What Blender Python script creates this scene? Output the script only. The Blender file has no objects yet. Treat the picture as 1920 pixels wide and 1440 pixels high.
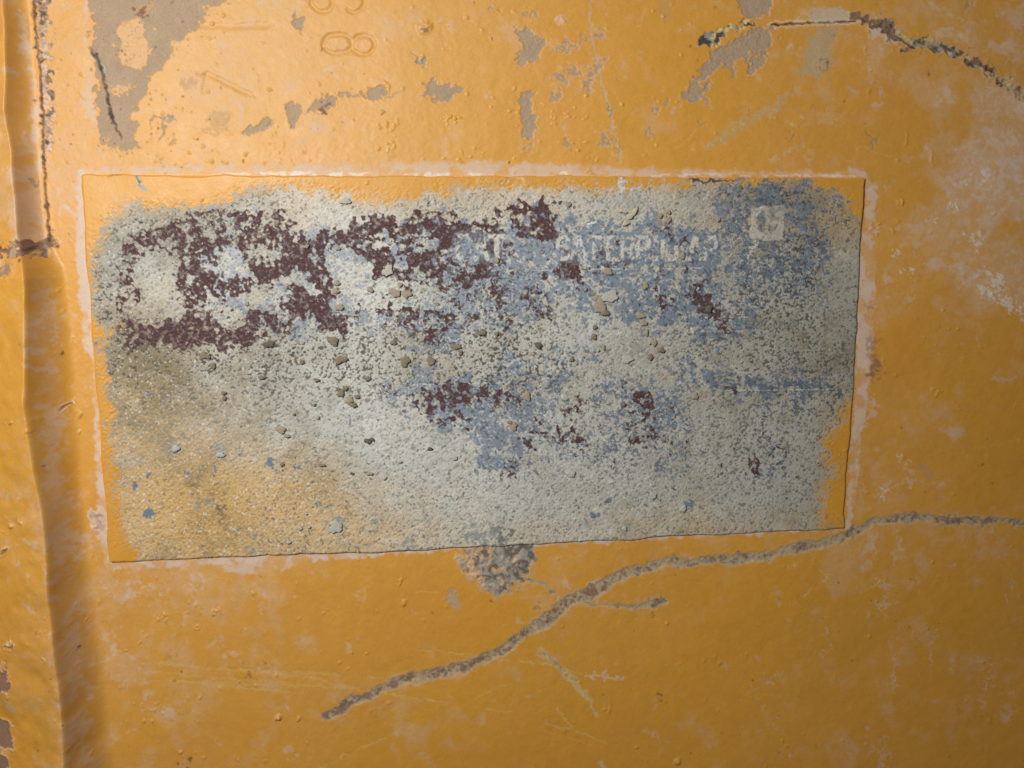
import bpy, math, time
import numpy as np
from mathutils import Matrix, Vector

sc = bpy.context.scene
T0 = time.time()
# ------------------------------------------------------------------ camera
# survey units ("px"): positions measured over the photographed face, turned into metres on the panel's plane
PLATE_W, PLATE_H = 0.210, 0.1025
FPX = 1760.0
CORNERS = np.array([(155, 328), (1617, 335), (1583, 990), (207, 1053)], float)

def solve_pose():
    S = [(0, 0), (PLATE_W, 0), (PLATE_W, PLATE_H), (0, PLATE_H)]
    A, B = [], []
    for (x, y), q in zip(S, CORNERS):
        X, Y = (q - (960, 720)) / FPX
        A.append([x, y, 1, 0, 0, 0, -X * x, -X * y]); B.append(X)
        A.append([0, 0, 0, x, y, 1, -Y * x, -Y * y]); B.append(Y)
    H = np.append(np.linalg.solve(A, B), 1).reshape(3, 3)
    H /= (np.linalg.norm(H[:, 0]) + np.linalg.norm(H[:, 1])) / 2
    R = np.stack([H[:, 0], H[:, 1], np.cross(H[:, 0], H[:, 1])], 1)
    U, _, V = np.linalg.svd(R)
    return U @ V, H[:, 2]

RC, TC = solve_pose()
C_PL = -RC.T @ TC                                     # camera in the plate's frame (right, down, away)
ORG = np.array([PLATE_W / 2, PLATE_H / 2, 0])
W2 = lambda p: np.stack([p[..., 0], p[..., 2], -p[..., 1]], -1)     # plate frame -> world (x, y away, z up)
PX = PLATE_W / 1440.0                                 # one survey unit in metres

def to_plane(px, py):
    """survey position -> x, z on the panel's plane (world metres)"""
    d = np.stack([(px - 960) / FPX, (py - 720) / FPX, np.ones_like(px)], -1) @ RC
    t = -C_PL[2] / d[..., 2]
    p = C_PL + d * t[..., None] - ORG
    return p[..., 0], -p[..., 1]

cam_d = bpy.data.cameras.new('camera'); cam = bpy.data.objects.new('camera', cam_d)
sc.collection.objects.link(cam)
ax = [W2(RC.T @ v) for v in (np.array([1., 0, 0]), np.array([0, -1., 0]), np.array([0, 0, -1.]))]
cl = W2(C_PL - ORG)
cam.matrix_world = Matrix([[ax[0][i], ax[1][i], ax[2][i], cl[i]] for i in range(3)] + [[0, 0, 0, 1]])
cam_d.sensor_width = 36; cam_d.lens = FPX / 1920 * 36; cam_d.clip_start = 0.005; cam_d.clip_end = 100
sc.camera = cam

# ------------------------------------------------------------------ light
w = bpy.data.worlds.new('World'); sc.world = w; w.use_nodes = True
nt = w.node_tree; bg = nt.nodes['Background']
sky = nt.nodes.new('ShaderNodeTexSky'); sky.sky_type = 'NISHITA'; sky.sun_disc = False
sky.sun_elevation = math.radians(40); sky.sun_rotation = math.radians(215); sky.dust_density = 3
nt.links.new(sky.outputs[0], bg.inputs[0]); bg.inputs[1].default_value = 0.05

def aim(o, target):
    o.rotation_euler = (Vector(target) - o.location).to_track_quat('-Z', 'Y').to_euler()

def area(name, loc, target, size, power, color):
    l = bpy.data.lights.new(name, 'AREA'); l.shape = 'DISK'; l.size = size; l.energy = power; l.color = color
    o = bpy.data.objects.new(name, l); sc.collection.objects.link(o); o.location = loc; aim(o, target); return o
area('key_lamp', (-0.120, -0.270, 0.096), (-0.03, 0, 0.01), 0.038, 2.12, (1, .97, .91))
sc.view_settings.view_transform = 'Standard'; sc.view_settings.look = 'None'; sc.view_settings.exposure = -1.15; sc.view_settings.gamma = 1

# ------------------------------------------------------------------ numeric helpers
def vnoise(x, y, seed):
    xi = np.floor(x).astype(np.int32); yi = np.floor(y).astype(np.int32)
    fx = (x - xi).astype(np.float32); fy = (y - yi).astype(np.float32)
    fx = fx * fx * (3 - 2 * fx); fy = fy * fy * (3 - 2 * fy)
    tab = np.random.default_rng(seed).standard_normal((256, 256)).astype(np.float32)
    a = xi & 255; b = yi & 255; a1 = (a + 1) & 255; b1 = (b + 1) & 255
    return (tab[b, a] * (1 - fx) + tab[b, a1] * fx) * (1 - fy) + (tab[b1, a] * (1 - fx) + tab[b1, a1] * fx) * fy

def smooth(a, b, x):
    t = np.clip((x - a) / (b - a), 0, 1); return t * t * (3 - 2 * t)

def interp(y, pts):
    p = np.array(pts, float); return np.interp(y, p[:, 0], p[:, 1])

LAYERS = ['dust', 'chalk', 'tan', 'khaki', 'rust', 'metal', 'dark', 'pale',
          'grit', 'spray', 'blue', 'maroon', 'olive', 'speck', 'soil', 'redden']

class Surf:
    def __init__(s, X, Y):
        s.X = X.astype(np.float32); s.Y = Y.astype(np.float32); s.shape = X.shape
        s.L = {k: np.zeros(X.shape, np.float32) for k in LAYERS}
        s.h = np.zeros(X.shape, np.float32); s.lab = np.zeros(X.shape, np.int32)
        s.names = [None]; s.axes = None
        s.wx = s.fbm(8, 2, 901); s.wy = s.fbm(8, 2, 902); s.cx = s.fbm(34, 2, 903); s.cy = s.fbm(34, 2, 904)
    def fbm(s, scale, octs, seed, sx=1, sy=1, ang=0, gain=.55, ridged=False):
        x, y = s.X, s.Y
        if ang:
            c, q = math.cos(ang), math.sin(ang); x, y = x * c + y * q, -x * q + y * c
        out = 0; amp = 1; tot = 0
        for i in range(octs):
            f = 2 ** i / scale
            th = .6 + 1.9 * i if sx == sy else 0
            xr, yr = (x * math.cos(th) + y * math.sin(th), -x * math.sin(th) + y * math.cos(th)) if th else (x, y)
            n = vnoise(xr * (f / sx) + 37.7 * i + seed, yr * (f / sy) + 11.3 * i + 5, seed * 13 + i)
            if ridged: n = 1 - np.abs(n) * 1.6
            out = out + n * amp; tot += amp * amp * .33; amp *= gain
        return (out / math.sqrt(tot)).astype(np.float32)
    def cdf(s, n):                                       # roughly uniform 0..1
        return 1 / (1 + np.exp(-1.7 * n))
    def win(s, x0, y0, x1, y1, pad=14):
        if s.axes:
            a, b = s.axes; i0, i1 = np.searchsorted(a, [x0 - pad, x1 + pad]); j0, j1 = np.searchsorted(b, [y0 - pad, y1 + pad])
            return (slice(j0, j1), slice(i0, i1)) if i1 > i0 and j1 > j0 else None
        m = (s.X > x0 - pad) & (s.X < x1 + pad) & (s.Y > y0 - pad) & (s.Y < y1 + pad)
        r = np.flatnonzero(m.any(1)); c = np.flatnonzero(m.any(0))
        if len(r) == 0 or len(c) == 0: return None
        return slice(r[0], r[-1] + 1), slice(c[0], c[-1] + 1)
    def co(s, W, wob, cwob):
        return s.X[W] + s.wx[W] * wob + s.cx[W] * cwob, s.Y[W] + s.wy[W] * wob + s.cy[W] * cwob
    def poly(s, pts, wob=2.0, cwob=0, soft=1.6, pad=14):
        p = np.array(pts, np.float32); W = s.win(p[:, 0].min(), p[:, 1].min(), p[:, 0].max(), p[:, 1].max(), pad + soft)
        if W is None: return None, None
        x, y = s.co(W, wob, cwob)
        d = np.full(x.shape, 1e9, np.float32); ins = np.zeros(x.shape, bool)
        for a, b in zip(p, np.roll(p, -1, 0)):
            e = b - a; wx = x - a[0]; wy = y - a[1]
            t = np.clip((wx * e[0] + wy * e[1]) / (e @ e + 1e-9), 0, 1)
            d = np.minimum(d, np.hypot(wx - e[0] * t, wy - e[1] * t))
            cr = ((a[1] <= y) & (b[1] > y)) | ((b[1] <= y) & (a[1] > y))
            with np.errstate(divide='ignore', invalid='ignore'):
                xi = a[0] + (y - a[1]) / (e[1] if e[1] else 1e-9) * e[0]
            ins ^= cr & (x < xi)
        return W, np.where(ins, -d, d)
    def line(s, pts, widths, wob=1.5, cwob=0, pad=14):
        p = np.array(pts, np.float32); wd = np.interp(np.linspace(0, 1, len(p)), np.linspace(0, 1, len(widths)), widths)
        W = s.win(p[:, 0].min(), p[:, 1].min(), p[:, 0].max(), p[:, 1].max(), pad + max(widths))
        if W is None: return None, None, None
        x, y = s.co(W, wob, cwob)
        d = np.full(x.shape, 1e9, np.float32); tt = np.zeros(x.shape, np.float32)
        for i in range(len(p) - 1):
            a, b = p[i], p[i + 1]; e = b - a; wx = x - a[0]; wy = y - a[1]
            t = np.clip((wx * e[0] + wy * e[1]) / (e @ e + 1e-9), 0, 1)
            q = np.hypot(wx - e[0] * t, wy - e[1] * t) - (wd[i] + (wd[i + 1] - wd[i]) * t) / 2
            m = q < d; d[m] = q[m]; tt[m] = (i + t[m]) / (len(p) - 1)
        return W, d, tt
    def put(s, layer, W, d, amt=1.0, soft=1.2, mod=None, part=None, clear=(), dh=0, hs=None, hsoft=1.6):
        """lay mask (d<0) into a layer; clear other layers under it; shift height by dh; name its cells as a part"""
        if W is None: return
        m = smooth(soft, -soft, d) * amt
        if mod is not None: m = m * mod
        s.L[layer][W] = np.maximum(s.L[layer][W], m)
        for c in clear: s.L[c][W] *= (1 - m)
        if dh: s.h[W] += dh * smooth(hsoft, -hsoft, d)
        if part:
            s.names.append(part); s.lab[W][d < 0] = len(s.names) - 1
    def ell(s, x, y, rx, ry=None, ang=0, wob=1.5):
        ry = ry or rx; R = max(rx, ry)
        W = s.win(x - R, y - R, x + R, y + R)
        if W is None: return None, None
        a, b = s.co(W, wob, 0); a = a - x; b = b - y; c, q = math.cos(ang), math.sin(ang)
        u, v = a * c + b * q, -a * q + b * c
        k = np.hypot(u / rx, v / ry); return W, (k - 1) * min(rx, ry)

def shepard(s, pts, p=2.6):
    num = np.zeros(s.shape, np.float32); den = np.zeros(s.shape, np.float32) + 1e-9
    for x, y, v in pts:
        r = 1 / (((s.X - x) ** 2 + (s.Y - y) ** 2) + 300) ** (p / 2); num += r * v; den += r
    return num / den

# ------------------------------------------------------------------ the painted sheet
ST = 2.0
grow = np.cumsum(2 * 1.13 ** np.arange(1, 38))               # the sheet runs on well beyond the frame, coarser and coarser
gx = np.concatenate([(-70 - grow)[::-1], np.arange(-70, 1991, ST), 1990 + grow]); gy = np.concatenate([(-60 - grow)[::-1], np.arange(-60, 1501, ST), 1500 + grow])
P = Surf(*np.meshgrid(gx, gy)); P.axes = (gx, gy)
X, Y = P.X, P.Y
E1 = interp(Y, [(-200, 0), (0, 3), (250, 16), (440, 30), (500, 37), (720, 46), (900, 62), (1080, 84), (1260, 101), (1440, 117), (1600, 130)])
E2 = interp(Y, [(-200, 50), (0, 54), (250, 70), (440, 84), (500, 110), (720, 128), (900, 142), (1080, 160), (1260, 180), (1440, 198), (1600, 212)])
E1 = E1 + P.fbm(170, 3, 5) * 3.5; E2 = E2 + P.fbm(220, 2, 6) * 2.5
HR = interp(Y, [(-200, 40), (0, 45), (300, 55), (470, 66), (520, 84), (1600, 92)])
E1 = E1 + HR * .42 - 2; E2 = np.maximum(E2 + interp(Y, [(400, 2), (520, 18)]), E1 + 16)
t = np.clip((X - E1) / (E2 - E1), 0, 1)
ridge = (1 - t) ** 1.6 * (1 - .0 * t) * smooth(-.001, .001, 1 - t) if False else np.where(t < .1, 1 - 9 * t * t, .91 * (np.clip(1 - t, 0, 1) / .9) ** 2.1)
left = np.clip((E1 - X) / 200, 0, 3)
P.h += HR * ridge - 70 * np.minimum(left, 1.5) * (left > 0) + (1 - t) * P.fbm(120, 4, 8) * 2.2
P.h += P.fbm(420, 2, 9) * 2.2 + P.fbm(150, 2, 10) * .55 + P.fbm(40, 2, 11) * .10 + P.fbm(11, 2, 12) * .07 + P.fbm(5, 1, 13) * .035
RID = P.lab * 0 + (X < (E1 + E2) / 2)
P.names.append(('corner_ridge', None)); P.lab[X < E2 - 4] = 1

# dust: broad film and its curled water marks
dustc = shepard(P, [(0, 100, .25), (60, 300, .65), (120, 100, .35), (120, 250, .35), (250, 300, .3), (500, 60, .3), (450, 230, .25), (300, 330, .3),
    (700, 150, .12), (900, 260, .1), (1100, 200, .06), (1300, 120, .06), (1250, 280, .12), (1560, 200, .10), (1500, 290, .28), (1600, 120, .3),
    (1640, 60, .5), (1700, 20, .3), (1800, 60, .35), (1700, 200, .18), (1780, 170, .55), (1850, 60, .6), (1900, 30, .5), (1890, 200, .75), (1820, 260, .4), (1890, 330, .9),
    (1850, 400, .85), (1790, 420, .55), (1880, 520, .75), (1830, 580, .4), (1900, 650, .25), (1700, 330, .3), (1720, 500, .42), (1680, 420, .5), (1660, 560, .5), (1700, 650, .02),
    (1760, 620, .25), (1800, 700, .1), (1880, 800, .06), (1680, 760, .42), (1740, 860, .3), (1660, 900, .45), (1820, 900, .12), (1720, 1010, .4), (1850, 1030, .45),
    (1650, 1120, .25), (1570, 1180, .35), (1560, 1300, .2), (1640, 1220, .45), (1760, 1250, .35), (1850, 1220, .45), (1880, 1120, .3), (1800, 1150, .15), (1670, 1400, .35), (1850, 1400, .15),
    (1480, 1120, .05), (1400, 1200, .12), (1300, 1300, .08), (1200, 1400, .06), (1180, 1240, .28), (1000, 1400, .06), (900, 1150, .03), (700, 1120, .12), (600, 1080, .3), (700, 1250, .3), (600, 1360, .45), (800, 1350, .25), (700, 1420, .1),
    (300, 1150, .5), (230, 1120, .7), (350, 1080, .55), (220, 1230, .55), (400, 1200, .4), (330, 1300, .3), (230, 1400, .3), (480, 1400, .1), (520, 1180, .3), (500, 20, .4), (560, 120, .35), (400, 120, .4), (330, 200, .35), (650, 60, .3),
    (130, 560, .15), (140, 900, .08), (90, 600, .55), (100, 800, .4), (115, 1000, .45), (125, 1150, .55), (140, 1300, .5), (20, 700, .05), (50, 600, .05), (30, 850, .05), (50, 1050, .3), (20, 1100, .05), (70, 1200, .2), (60, 1350, .05), (20, 1320, .1)])
f1 = P.fbm(70, 5, 20, gain=.7); f2 = P.fbm(26, 4, 21, gain=.7); rd = P.fbm(60, 4, 22, ridged=True, gain=.75)
dustc *= 1 - .35 * smooth(1040, 1120, Y) * smooth(450, 700, X)
veil = smooth(.25, .95, dustc * .95 + .16 * f1 + .10 * f2)
curl = smooth(.62, 1.0, dustc * .8 + .17 * rd + .12 * P.fbm(34, 4, 23) + .06 * P.fbm(6, 2, 24))
P.L['dust'] += np.clip(dustc * .13 + veil * .24 + curl * .46, 0, .92) * (.8 + .2 * smooth(-1, 1, P.fbm(4, 2, 25)))
P.L['dust'] += .13 * np.exp(-(((X - 430) / 420) ** 2 + ((Y - 90) / 260) ** 2)) * (1 - P.L['dust'])  # broad pale sheen over the upper left, put into the dust colour
P.L['redden'] += .15 * smooth(-.5, 1.5, P.fbm(160, 3, 26))

def patch(x, y, rx, ry, k=1.0):
    W = P.win(x - rx, y - ry, x + rx, y + ry, 30); return W, k * smooth(1.25, .75, np.hypot((P.X[W] + P.cx[W] * 8 - x) / rx, (P.Y[W] + P.cy[W] * 8 - y) / ry))
W, m = patch(1692, 662, 42, 46); P.L['dust'][W] *= 1 - m; P.L['redden'][W] = np.maximum(P.L['redden'][W], m * .35)
for a in ((1870, 330, 110, 90, .5), (1880, 520, 90, 70, .35), (1790, 430, 90, 60, .3), (1890, 210, 60, 60, .4)):
    W, m = patch(*a); P.L['dust'][W] = np.maximum(P.L['dust'][W], m * (.75 + .25 * smooth(-1, 1, P.fbm(20, 4, 97)[W]))); P.L['chalk'][W] = np.maximum(P.L['chalk'][W], m * .3 * smooth(0, 1, P.fbm(9, 3, 98)[W]))
# film of pale dust collected along the plate's edges
def strip(pts, widths, amt=.95, layer='dust', soft=3, wob=1.6):
    W, d, tt = P.line(pts, widths, wob, .8); P.put(layer, W, d, amt, soft, mod=.35 + .65 * smooth(-1.5, .1, P.fbm(24, 4, 93)[W]))
    if layer == 'dust' and W: P.L['khaki'][W] *= 1 - smooth(soft, -soft, d)
strip([(151, 320), (154, 380), (156, 460), (162, 560), (167, 640), (174, 676)], [14, 17, 24, 26, 20, 8])
strip([(176, 685), (178, 730), (183, 800), (187, 860), (193, 940), (197, 1000), (203, 1050), (212, 1066)], [6, 8, 10, 14, 16, 20, 18, 14])
strip([(205, 1060), (260, 1060), (400, 1054), (480, 1046), (620, 1040), (760, 1030), (860, 1026)], [16, 15, 14, 12, 22, 18, 14, 8])
strip([(560, 1056), (500, 1062), (420, 1068)], [12, 30, 14], .75)
strip([(990, 1022), (1100, 1014), (1250, 1006), (1420, 998), (1560, 992)], [8, 10, 10, 6, 3])
strip([(160, 321), (300, 318), (600, 317), (900, 318), (1060, 320), (1200, 324), (1400, 326), (1590, 326)], [8, 16, 24, 26, 26, 16, 8, 6], .72, soft=6)
strip([(1570, 322), (1600, 322), (1622, 335), (1632, 360), (1630, 440)], [8, 12, 16, 20, 16], .8)
strip([(1626, 440), (1624, 500), (1622, 580), (1618, 660), (1612, 760), (1604, 860), (1596, 960), (1592, 985)], [22, 34, 36, 30, 22, 16, 12, 18], .85)
strip([(100, 330), (116, 372), (130, 395), (146, 404)], [3, 9, 7, 4]); strip([(113, 405), (122, 380)], [3, 3]); strip([(112, 408), (146, 406)], [3, 4])
strip([(165, 0), (160, 40), (158, 100)], [10, 8, 5], .6); strip([(172, 110), (166, 150), (168, 200), (176, 232)], [6, 18, 20, 8], .7, wob=4)
strip([(52, 60), (42, 90), (46, 150), (66, 200), (50, 230), (54, 270), (64, 290)], [5, 6, 3, 7, 5, 8, 3], .55)
strip([(42, 20), (50, 90), (62, 160), (70, 260), (74, 320)], [8, 13, 14, 16, 12], .75)
strip([(52, 330), (60, 400), (70, 448)], [40, 44, 44], .55, soft=8)
strip([(96, 530), (98, 640), (106, 720), (114, 800), (120, 880), (126, 960), (134, 1060), (146, 1180), (158, 1320), (168, 1440)], [16, 26, 22, 26, 22, 26, 24, 26, 22, 20], .5, soft=9, wob=5)
for q in ([(185, 1082), (200, 1095), (230, 1085)], [(225, 1110), (250, 1120), (290, 1095), (298, 1120)], [(310, 1105), (345, 1100), (335, 1085)], [(205, 1190), (215, 1220), (235, 1260)],
          [(220, 1300), (240, 1285)], [(1690, 990), (1684, 1020), (1676, 1060)], [(1640, 1075), (1675, 1110), (1655, 1150)], [(1560, 1210), (1545, 1240)], [(1545, 1000), (1560, 985)],
          [(1530, 1160), (1562, 1200)], [(1640, 930), (1690, 905), (1730, 900)], [(1610, 880), (1620, 950)], [(1750, 1180), (1745, 1260)], [(1900, 1090), (1895, 1130)], [(1660, 1370), (1650, 1440)],
          [(1830, 1240), (1870, 1250)], [(1685, 1230), (1670, 1290)], [(1470, 1260), (1400, 1300)], [(1860, 1260), (1840, 1330)], [(1430, 1330), (1460, 1370)], [(1615, 800), (1640, 770), (1632, 740)]):
    strip(q, [3, 10, 5], .6, soft=3, wob=5)
W, d = P.poly([(160, 952), (198, 950), (204, 985), (190, 1000), (172, 996), (165, 975)], 4); P.put('dust', W, d, .85); P.put('rust', W, d + 9, .35, 3)
for x, y, r in [(183, 962, 6), (178, 985, 5), (190, 975, 4), (172, 992, 5)]:
    W, d = P.ell(x, y, r); P.h[W] += 3 * smooth(2, -r, d)
# chalky white along the top edge and other white marks
for p_, wd in (([(480, 324), (540, 326), (600, 327), (690, 327)], [3, 10, 11, 3]), ([(752, 326), (800, 327), (860, 328), (905, 328)], [2, 11, 9, 3]), ([(1046, 326), (1060, 326), (1074, 326)], [3, 10, 3]),
               ([(1220, 329), (1255, 329)], [3, 3]), ([(1266, 330), (1310, 327), (1370, 329)], [2, 6, 2]), ([(1385, 330), (1500, 329), (1600, 331)], [2, 4, 4]), ([(400, 326), (480, 327)], [2, 4])):
    W, d, tt = P.line(p_, [q * .8 for q in wd], .9); P.put('chalk', W, d, .62, 1.8, mod=smooth(-1.2, .2, P.fbm(16, 3, 96)[W]))
for x, y, rx, ry in [(1790, 380, 7, 6), (1830, 455, 12, 8), (1680, 480, 6, 5), (1703, 508, 6, 6), (1865, 528, 17, 9), (1850, 545, 12, 8), (1910, 585, 8, 8), (1757, 418, 4, 5), (1638, 348, 3, 3), (1850, 330, 8, 10), (1695, 866, 4, 5), (1655, 933, 5, 7), (1885, 565, 12, 7), (1812, 335, 9, 5)]:
    W, d = P.ell(x, y, rx, ry, .4, 6); P.put('chalk', W, d, .55, 2)

# bare undercoat where the paint has flaked off
def chip(pts, layer='tan', wob=2.2, dh=-1.3, amt=1.0, name='bare_patch', lab=None, cw=0, soft=1.0, clear=('dust', 'chalk')):
    W, d = P.poly(pts, wob, cw)
    if W is None: return W, d
    P.put(layer, W, d, amt, soft, part=(name, lab) if name else None, clear=clear, dh=dh)
    P.put('khaki', W, d + 1, .22, 2, mod=smooth(-.2, 1.2, P.fbm(45, 4, 99)[W])); P.put('dust', W, d + 3, .30, 2, mod=smooth(.2, 1.2, P.fbm(14, 4, 100)[W])); P.put('speck', W, d + 2, .30, 1.5, mod=smooth(.9, 1.8, P.fbm(3.6, 2, 101)[W]))
    P.put('dust', W, np.abs(d - 1.6) - .8, .5, 1, mod=smooth(-.3, .8, P.fbm(12, 2, 94)[W])); P.h[W] += np.exp(-((d - 1.5) / 1.5) ** 2) * .35 + smooth(0, -2, d) * P.fbm(3.6, 2, 95)[W] * .22
    return W, d
def echip(x, y, rx, ry=None, ang=0, layer='tan', dh=-.8, amt=.95, name='paint_chip', lab=None, wob=4, soft=1.2):
    W, d = P.ell(x, y, rx, ry, ang, wob)
    if W is None: return W, d
    P.put(layer, W, d, amt, soft, part=(name, lab) if name else None, clear=('dust', 'chalk'), dh=dh); return W, d
chip([(167, -150), (167, 0), (170, 12), (177, 40), (175, 75), (177, 95), (183, 130), (185, 170), (186, 195), (184, 215), (180, 235), (188, 250), (190, 276), (232, 278), (240, 282), (266, 270), (250, 255), (258, 235),
      (245, 212), (256, 200), (270, 180), (285, 155), (280, 140), (300, 135), (310, 118), (318, 105), (325, 95), (322, 70), (335, 78), (350, 72), (370, 45), (393, 25), (375, 18), (400, 10), (425, 4), (430, -10), (470, -60), (520, -150)],
     wob=3, name='bare_patch', lab='large tan patch beside the ridge with a yellow island in it')
def heal(pts, wob=2, amt=1):
    W, d = P.poly(pts, wob); m = smooth(1.2, -1.2, d) * amt
    for k in ('tan', 'khaki', 'rust', 'metal'): P.L[k][W] *= 1 - m
    P.h[W] += .8 * m; P.lab[W][d < 0] = 0; P.L['dust'][W] = np.maximum(P.L['dust'][W], m * .35)
heal([(222, 50), (238, 38), (262, 32), (271, 45), (270, 70), (285, 90), (288, 105), (278, 112), (275, 126), (255, 129), (232, 125), (225, 115), (228, 95), (220, 60)])
heal([(288, 52), (296, 54), (294, 59), (287, 57)]); heal([(212, 80), (219, 84), (216, 90), (211, 88)]); heal([(218, 162), (240, 152), (252, 156), (232, 172), (212, 178)], 4); heal([(262, 14), (300, -10), (280, 20)], 4, .5)
heal([(195, 258), (208, 256), (212, 264), (198, 268)], 3, .8)
echip(267, 24, 13, 6, .3, 'rust', -.4, .95, None); echip(334, 74, 7, 5, 0, 'metal', .5, .9, None); echip(225, 101, 3, 5, .5, 'rust', 0, .9, None); echip(219, 71, 3, 4, 0, 'rust', 0, .8, None)
W, d, tt = P.line([(168, 88), (180, 106), (190, 122), (203, 143)], [2, 9, 12, 4], 1); P.put('metal', W, d, .9, 1.2, part=('gouge', 'grey metal gouge running into a dark crack'), dh=-2, clear=('tan',))
W, d, tt = P.line([(172, 90), (186, 118), (195, 146), (201, 180), (206, 208), (216, 234), (228, 258)], [1, 3, 3.5, 4.5, 4.5, 3.5, 2], 1.2); P.put('dark', W, d, .8, 1.2, dh=-4, mod=.5 + .5 * smooth(-.6, .5, P.fbm(6, 2, 40)[W]) if W else None); P.put('rust', W, d - 1.5, .6, 1.5)

# stamped figures and grooves
def groove(pts, wd, depth, name=None, lab=None, wob=.5, lip=.35):
    depth *= .95
    W, d, tt = P.line(pts, [wd], wob)
    if W is None: return
    P.h[W] -= depth * smooth(wd * .7, -wd * .5, d)
    if name: P.names.append((name, lab)); P.lab[W][d < 0] = len(P.names) - 1
def arc(cx, cy, rx, ry, a0, a1, n=18): return [(cx + rx * math.cos(a), cy + ry * math.sin(a)) for a in np.linspace(math.radians(a0), math.radians(a1), n)]
groove(arc(633, 82, 27, 18, 20, 340) + [(661, 84)] + arc(681, 84, 22, 18, 200, 520), 6, 2.4, 'stamped_figure', 'sideways figure 8')
groove(arc(604, 2, 20, 20, -60, 200), 6, 2.2, 'stamped_figure', 'sideways figure 3 cut by the top edge'); groove(arc(664, 0, 20, 22, -40, 120), 6, 2.2, 'stamped_figure')
groove([(383, 172), (389, 138), (472, 178)], 7, 1.8, 'stamped_figure', 'stamped mark like a 7')
groove([(375, 46), (430, 49), (500, 46)], 9, 1.6); groove([(700, 12), (740, 40), (760, 56)], 9, .2)
W, d, tt = P.line([(281, 226), (300, 222), (316, 222), (310, 238), (302, 252), (300, 268)], [5, 6, 7, 7, 6, 4], 3); P.put('tan', W, d, .85, 1.5, part=('stamped_figure', 'small worn figure 7')); P.put('speck', W, d, .5, 2, mod=(P.fbm(5, 2, 41)[W] > 0))
for a in [(282, 262, 4), (326, 263, 5), (322, 267, 3), (366, 257, 3), (430, 248, 4), (305, 177, 4), (432, 244, 3), (280, 230, 3)]: echip(*a, amt=.6)
for q, am in (([(358, 134), (340, 166), (369, 160)], .45), ([(400, 215), (425, 205), (430, 235), (405, 240), (395, 225)], .35), ([(375, 245), (430, 243), (435, 250), (380, 252)], .4), ([(1235, 0), (1255, 0), (1263, 28), (1250, 45), (1240, 40)], .25)):
    W, d = P.poly(q, 4); P.put('tan', W, d, am, 4)
# chips across the top
for q in ([(458, 243), (478, 238), (492, 228), (491, 215), (500, 219), (505, 228), (519, 228), (505, 235), (497, 247), (484, 250), (458, 248)],
          [(535, 202), (552, 194), (570, 204), (560, 216), (552, 238), (543, 240), (540, 222), (537, 210)],
          [(574, 212), (590, 198), (592, 183), (628, 180), (625, 203), (612, 212), (600, 205), (578, 213)],
          [(632, 178), (640, 172), (660, 171), (678, 176), (695, 172), (705, 163), (716, 160), (724, 170), (722, 184), (708, 186), (694, 180), (680, 183), (664, 177), (644, 179), (638, 186)],
          [(790, 158), (812, 154), (845, 160), (846, 166), (876, 163), (868, 173), (846, 178), (840, 187), (818, 189), (810, 180), (790, 180), (793, 173), (806, 170)],
          [(548, 18), (556, 32), (575, 38), (572, 48), (556, 58), (550, 40)],
          [(962, 58), (978, 60), (985, 46), (993, 52), (1000, 60), (1005, 72), (1022, 75), (1010, 95), (1002, 120), (980, 117), (962, 116), (978, 100), (980, 82), (968, 66)],
          [(978, 182), (990, 172), (1002, 172), (1000, 200), (1002, 235), (998, 250), (1002, 262), (978, 262), (984, 240), (974, 215)]):
    chip(q, wob=2.5)
for a in [(1060, 87, 18, 4), (1050, 150, 15, 8, .3), (1113, 128, 7, 16, .3), (1078, 135, 6, 13, -.5), (1100, 160, 9, 11), (1125, 67, 9, 5), (1132, 112, 6), (1043, 184, 6, 8), (1133, 263, 7, 14, -.3), (1062, 268, 5, 8), (987, 278, 6, 4),
          (1210, 250, 4, 5), (1222, 255, 4), (1150, 150, 5), (1226, 207, 6), (1248, 194, 5), (1313, 230, 4), (1320, 185, 6, 9, -.4), (1396, 207, 5, 3), (595, 240, 4), (984, 22, 4), (1003, 28, 4, 7), (1095, 72, 3, 8), (1818, 4, 6), (1520, 201, 3), (1560, 193, 3),
          (1638, 267, 5), (1627, 256, 4), (1484, 255, 5), (920, 15, 5, 9), (365, 15, 5, 7)]:
    W, d = echip(*a, amt=.9)
    if W and a[2] > 5: P.put('speck', W, d + 2, .35, 2, mod=(P.fbm(5, 2, 42)[W] > .3)); P.put('dust', W, d - 4, .3, 3)
echip(783, 112, 14, 5, .85, 'metal', -1, .9); echip(786, 112, 4, 4, 0, 'speck', -1, .9, None); echip(66, 344, 4, 4)
for x, y, r in [(609, 204, 7), (199, 264, 4), (224, 263, 3)]: echip(x, y, r, r, 0, 'rust', -1.5, .95, None)
W, d, tt = P.line([(725, 184), (745, 176), (762, 170)], [3, 2, 1], 1); P.put('tan', W, d, .8)
W, d, tt = P.line(arc(718, 168, 12, 13, -70, 40), [2], 1); P.h[W] += 2 * smooth(1.5, -1.5, d)
W, d, tt = P.line([(1105, -150), (1107, 0), (1108, 60), (1117, 108), (1128, 160), (1142, 210), (1155, 265), (1161, 305)], [4, 5, 4, 3.5, 5, 7, 5, 6], 1.2); P.put('khaki', W, d, .6, 1.5, part=('hairline_crack', 'pale hairline crack running down to the plate')); P.put('chalk', W, d + .4, .25, 1.2); P.put('dark', W, d + 2.2, .55, 1, mod=(P.fbm(14, 2, 43)[W] > -.2), dh=-1)

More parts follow.
